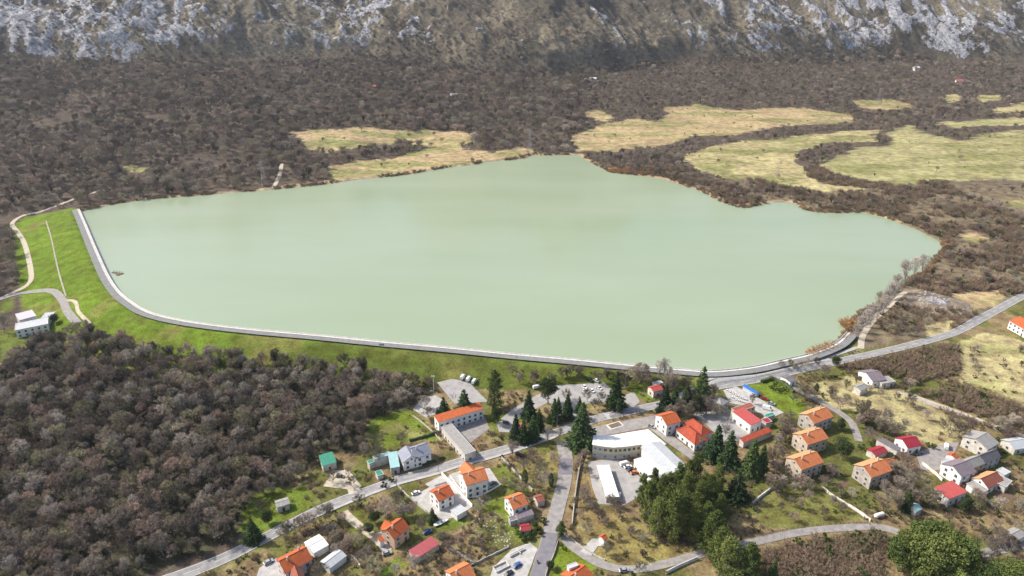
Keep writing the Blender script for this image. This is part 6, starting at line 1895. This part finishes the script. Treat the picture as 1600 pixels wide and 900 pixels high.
p = at_level(950, 652, 0); q_ = MAIN[np.argmin(np.hypot(MAIN[:, 0] - G(948,655)[0], MAIN[:, 1] - G(948,655)[1]))]
i_ = int(np.argmin(np.hypot(MAIN[:, 0] - q_[0], MAIN[:, 1] - q_[1]))); dv = MAIN[i_ + 1] - MAIN[i_]; dv /= np.hypot(*dv)
cw = MB(); nv = np.array([dv[1], -dv[0]])
for k in range(7):
    c_ = q_ + nv * (k - 3) * 0.95; z_ = Hs(*c_) + .215
    a = c_ - dv * 1.6 - nv * .25; b = c_ + dv * 1.6 - nv * .25; c2 = c_ + dv * 1.6 + nv * .25; d2 = c_ - dv * 1.6 + nv * .25
    cw.add([(*a, z_), (*b, z_), (*c2, z_), (*d2, z_)], [(0, 3, 2, 1)])
o = cw.build("crosswalk", M_LINE); o["kind"] = "structure"

def person_mesh(pose, top, legs):
    """one continuous skinned figure 1.75 m tall"""
    J = {"pel": (0,0,.95), "chest": (0,0,1.35), "neck": (0,0,1.5), "head": (0,.02,1.66),
         "sl": (-.2,0,1.42), "el": (-.28,.02,1.14), "hl": (-.26,.1,.88), "sr": (.2,0,1.42), "er": (.28,.02,1.14), "hr": (.26,.1,.88),
         "tl": (-.1,0,.9), "kl": (-.12,.05,.5), "fl": (-.12,-.02,.06), "al": (-.12,.16,.03), "tr": (.1,0,.9), "kr": (.12,.03,.5), "fr": (.12,.02,.06), "ar": (.12,.2,.03)}
    if pose == "walk":
        J["kl"] = (-.1,.2,.52); J["fl"] = (-.1,.22,.08); J["al"] = (-.1,.38,.06); J["kr"] = (.1,-.06,.5); J["fr"] = (.1,-.28,.1); J["ar"] = (.1,-.14,.04)
    if pose == "ride":
        J["kl"] = (-.2,.4,.78); J["fl"] = (-.2,.3,.35); J["al"] = (-.2,.45,.32); J["kr"] = (.2,.4,.78); J["fr"] = (.2,.3,.35); J["ar"] = (.2,.45,.32)
        J["hl"] = (-.28,.5,1.1); J["hr"] = (.28,.5,1.1); J["el"] = (-.32,.22,1.18); J["er"] = (.32,.22,1.18)
    names = list(J); E = [("pel","chest"),("chest","neck"),("neck","head"),("chest","sl"),("sl","el"),("el","hl"),("chest","sr"),("sr","er"),("er","hr"),("pel","tl"),("tl","kl"),("kl","fl"),("fl","al"),("pel","tr"),("tr","kr"),("kr","fr"),("fr","ar")]
    R = {"pel": .15, "chest": .16, "neck": .06, "head": .12, "sl": .075, "el": .05, "hl": .04, "sr": .075, "er": .05, "hr": .04, "tl": .1, "kl": .065, "fl": .045, "al": .04, "tr": .1, "kr": .065, "fr": .045, "ar": .04}
    me = bpy.data.meshes.new("figure"); me.from_pydata([J[n] for n in names], [(names.index(a), names.index(b)) for a, b in E], [])
    o = bpy.data.objects.new("figure_tmp", me); COL.objects.link(o)
    sk = o.modifiers.new("skin", 'SKIN'); sv = me.skin_vertices[0].data
    for i, n in enumerate(names): sv[i].radius = (R[n], R[n] * .85); sv[i].use_root = (n == "pel")
    o.modifiers.new("sub", 'SUBSURF').render_levels = 1; o.modifiers["sub"].levels = 1
    dg = bpy.context.evaluated_depsgraph_get(); m2 = bpy.data.meshes.new_from_object(o.evaluated_get(dg))
    bpy.data.objects.remove(o)
    m2.materials.clear()
    skin = mat("skin", (0.50,0.33,0.25), (0.45,0.29,0.22), 2, 0.6)
    for m_ in (top, legs, skin, M_DARK): m2.materials.append(m_)
    for p_ in m2.polygons:
        z_ = p_.center.z
        p_.material_index = 3 if z_ > 1.70 or z_ < .09 else (2 if z_ > 1.51 else (0 if z_ > .92 else 1))
    m2.name = "figure"
    return m2
C_BLUE = mat("blue_cloth", (0.05,0.08,0.18), (0.04,0.06,0.14), 3, 0.9); C_DARK = mat("dark_cloth", (0.04,0.04,0.045), (0.03,0.03,0.033), 3, 0.9); C_RED = mat("red_cloth", (0.30,0.05,0.05), (0.24,0.04,0.04), 3, 0.9); C_PALE = mat("pale_cloth", (0.45,0.43,0.40), (0.36,0.34,0.32), 3, 0.9)
PM = [person_mesh("walk", C_DARK, C_BLUE), person_mesh("stand", C_RED, C_DARK), person_mesh("walk", C_PALE, C_DARK)]
for i, (a, b, lab, lift) in enumerate([(707,623,"person in dark clothes playing on the sports court, left",.12),(712,622,"person in red top on the sports court, right",.12),(709,616,"person in pale top at the far side of the sports court",.12),
    (807,561,"person in dark clothes walking on the dam crest road",.24),(768,556,"person in red top walking on the dam crest, left of another",.24),(773,556,"person in pale top walking on the dam crest, right of another",.24),(178,447,"person in dark clothes at the dam bend",.24)]):
    p = G(a, b); o = obj("person", PM[i % 3], None, (p[0], p[1], p[2] + lift), random.uniform(0, 6.28)); tag(o, lab, "person")
p = G(840,880); mt = empty("motorbike", (p[0], p[1], p[2] + .24), 0.2, "dark motorbike riding up the side road", "motorbike")
for y_ in (-.65, .65):
    w_ = obj("wheel", CMESH[(False, "blue")][3], mt, (0, y_, .3), math.pi / 2); w_.scale = (.9, .6, .9)
MB().box((0, 0, .6), (.3, 1.0, .35)).box((0, .3, .85), (.34, .4, .25)).build("frame", M_DARK, mt); MB().box((0, -.25, .86), (.3, .7, .12)).build("saddle", M_TYRE, mt)
MB().bar((-.35, .5, 1.08), (.35, .5, 1.08), .03, .03, 5).bar((0, .65, .3), (0, .5, 1.05), .04, .04, 5).build("handlebar", M_METAL, mt)
o = obj("person", person_mesh("ride", C_DARK, C_DARK), None, (p[0], p[1], p[2] + .24 + .02), 0.2); tag(o, "person in dark clothes riding the motorbike on the side road", "person")

# unfinished foundations on the plot beside the side road
def foundation(label, a, b, c, rooms):
    A = np.array(G(*a)[:2]); B = np.array(G(*b)[:2]); C = np.array(G(*c)[:2])
    d = B - A; L = np.hypot(*d); u = d / L; n = np.array([-u[1], u[0]]); W = float((C - A) @ n); m = (A + B) / 2 + n * W / 2
    e = empty("house_foundation", (m[0], m[1], Hs(*m)), math.atan2(u[1], u[0]), label, "foundation"); W = abs(W)
    MB().box((0, 0, .1), (L - .1, W - .1, .4)).build("slab", M_YARD, e)
    for x_, y_, dx, dy in [(0, -W/2, L, .3), (0, W/2, L, .3), (-L/2, 0, .3, W - .34), (L/2, 0, .3, W - .34)] + rooms:
        MB().box((x_ * (1 if abs(x_) >= 1 or x_ == 0 else L), y_, .55), (dx, dy, 1.1)).build("wall", M_CONC, e)
foundation("low concrete foundation walls of an unfinished house", (796,870), (818,858), (782,880), [(.12, 0, .3, 3.0)])
foundation("smaller walled concrete pit nearer the bottom edge", (776,896), (796,886), (770,889), [])
# loose boulders on the stony bank and the quarry
rk = bmesh.new(); bmesh.ops.create_icosphere(rk, subdivisions=2, radius=1.0)
for v_ in rk.verts:
    v_.co *= 0.75 + 0.5 * float(fbm(np.array([v_.co.x * 3 + v_.co.z * 2]), np.array([v_.co.y * 3]), 1.2, 2, 5)[0]); v_.co.z *= .65
rm = bpy.data.meshes.new("boulder"); rk.to_mesh(rm); rk.free(); rm.materials.append(M_STONE)
p = G(752,812); b1 = obj("boulder", rm, None, (p[0], p[1], p[2])); tag(b1, "grey boulder on the stony bank below the terrace house", "boulder")
p0 = np.array(G(740,803)[:2]); p1 = np.array(G(800,850)[:2])
t = RNG.random(170); q = p0[None] * (1 - t[:, None]) + p1[None] * t[:, None] + RNG.normal(0, 3.6, (170, 2))
scatter("stone_bank", "loose grey stones on the overgrown bank", q[:, 0], q[:, 1], H(q[:, 0], q[:, 1]), RNG.uniform(.12, .5, 170), [[b1]])
q = np.array(QUARRY)[None] + RNG.normal(0, 10, (90, 2))
scatter("quarry_rubble", "broken pale rock of the small quarry", q[:, 0], q[:, 1], H(q[:, 0], q[:, 1]), RNG.uniform(.3, 1.1, 90), [[b1]])

# ------------------------------------------------------------------ air
HAZE = 0.00004
hm, nt, b = new_mat("haze_air")
nt.nodes.remove(b)
pv = N(nt, "ShaderNodeVolumePrincipled"); pv.inputs["Density"].default_value = HAZE; pv.inputs["Color"].default_value = (0.80, 0.84, 0.95, 1)
pv.inputs["Anisotropy"].default_value = 0.2
nt.links.new(pv.outputs[0], nt.nodes["Material Output"].inputs["Volume"])
hz = MB().box((0, 800, 345), (4700, 3480, 730)).build("haze", hm)
hz["kind"] = "stuff"; hz["label"] = "thin bluish haze over the valley"

# ------------------------------------------------------------------ small groups: tell the members apart by their place
ORD = ["leftmost", "second from left", "third from left", "fourth from left", "fifth from left", "sixth from left", "seventh from left", "eighth from left", "ninth from left",
       "tenth from left", "eleventh from left", "twelfth from left", "thirteenth from left", "fourteenth from left"] + ["%s from left" % w for w in ("fifteenth", "sixteenth", "seventeenth", "eighteenth", "nineteenth", "twentieth")]
same = {}
for o in COL.objects:
    if o.parent is None and "label" in o and "kind" not in o:
        same.setdefault(o["label"], []).append(o)
for lab, os_ in same.items():
    if 2 <= len(os_) <= 20:
        os_.sort(key=lambda o: float(to_px(np.array(o.location.x), o.location.y, o.location.z)[0]))
        for i, o in enumerate(os_):
            w = ORD[i] if i < len(os_) - 1 else "rightmost"
            if len((lab + " " + w).split()) <= 16:
                o["label"] = lab + ", " + w
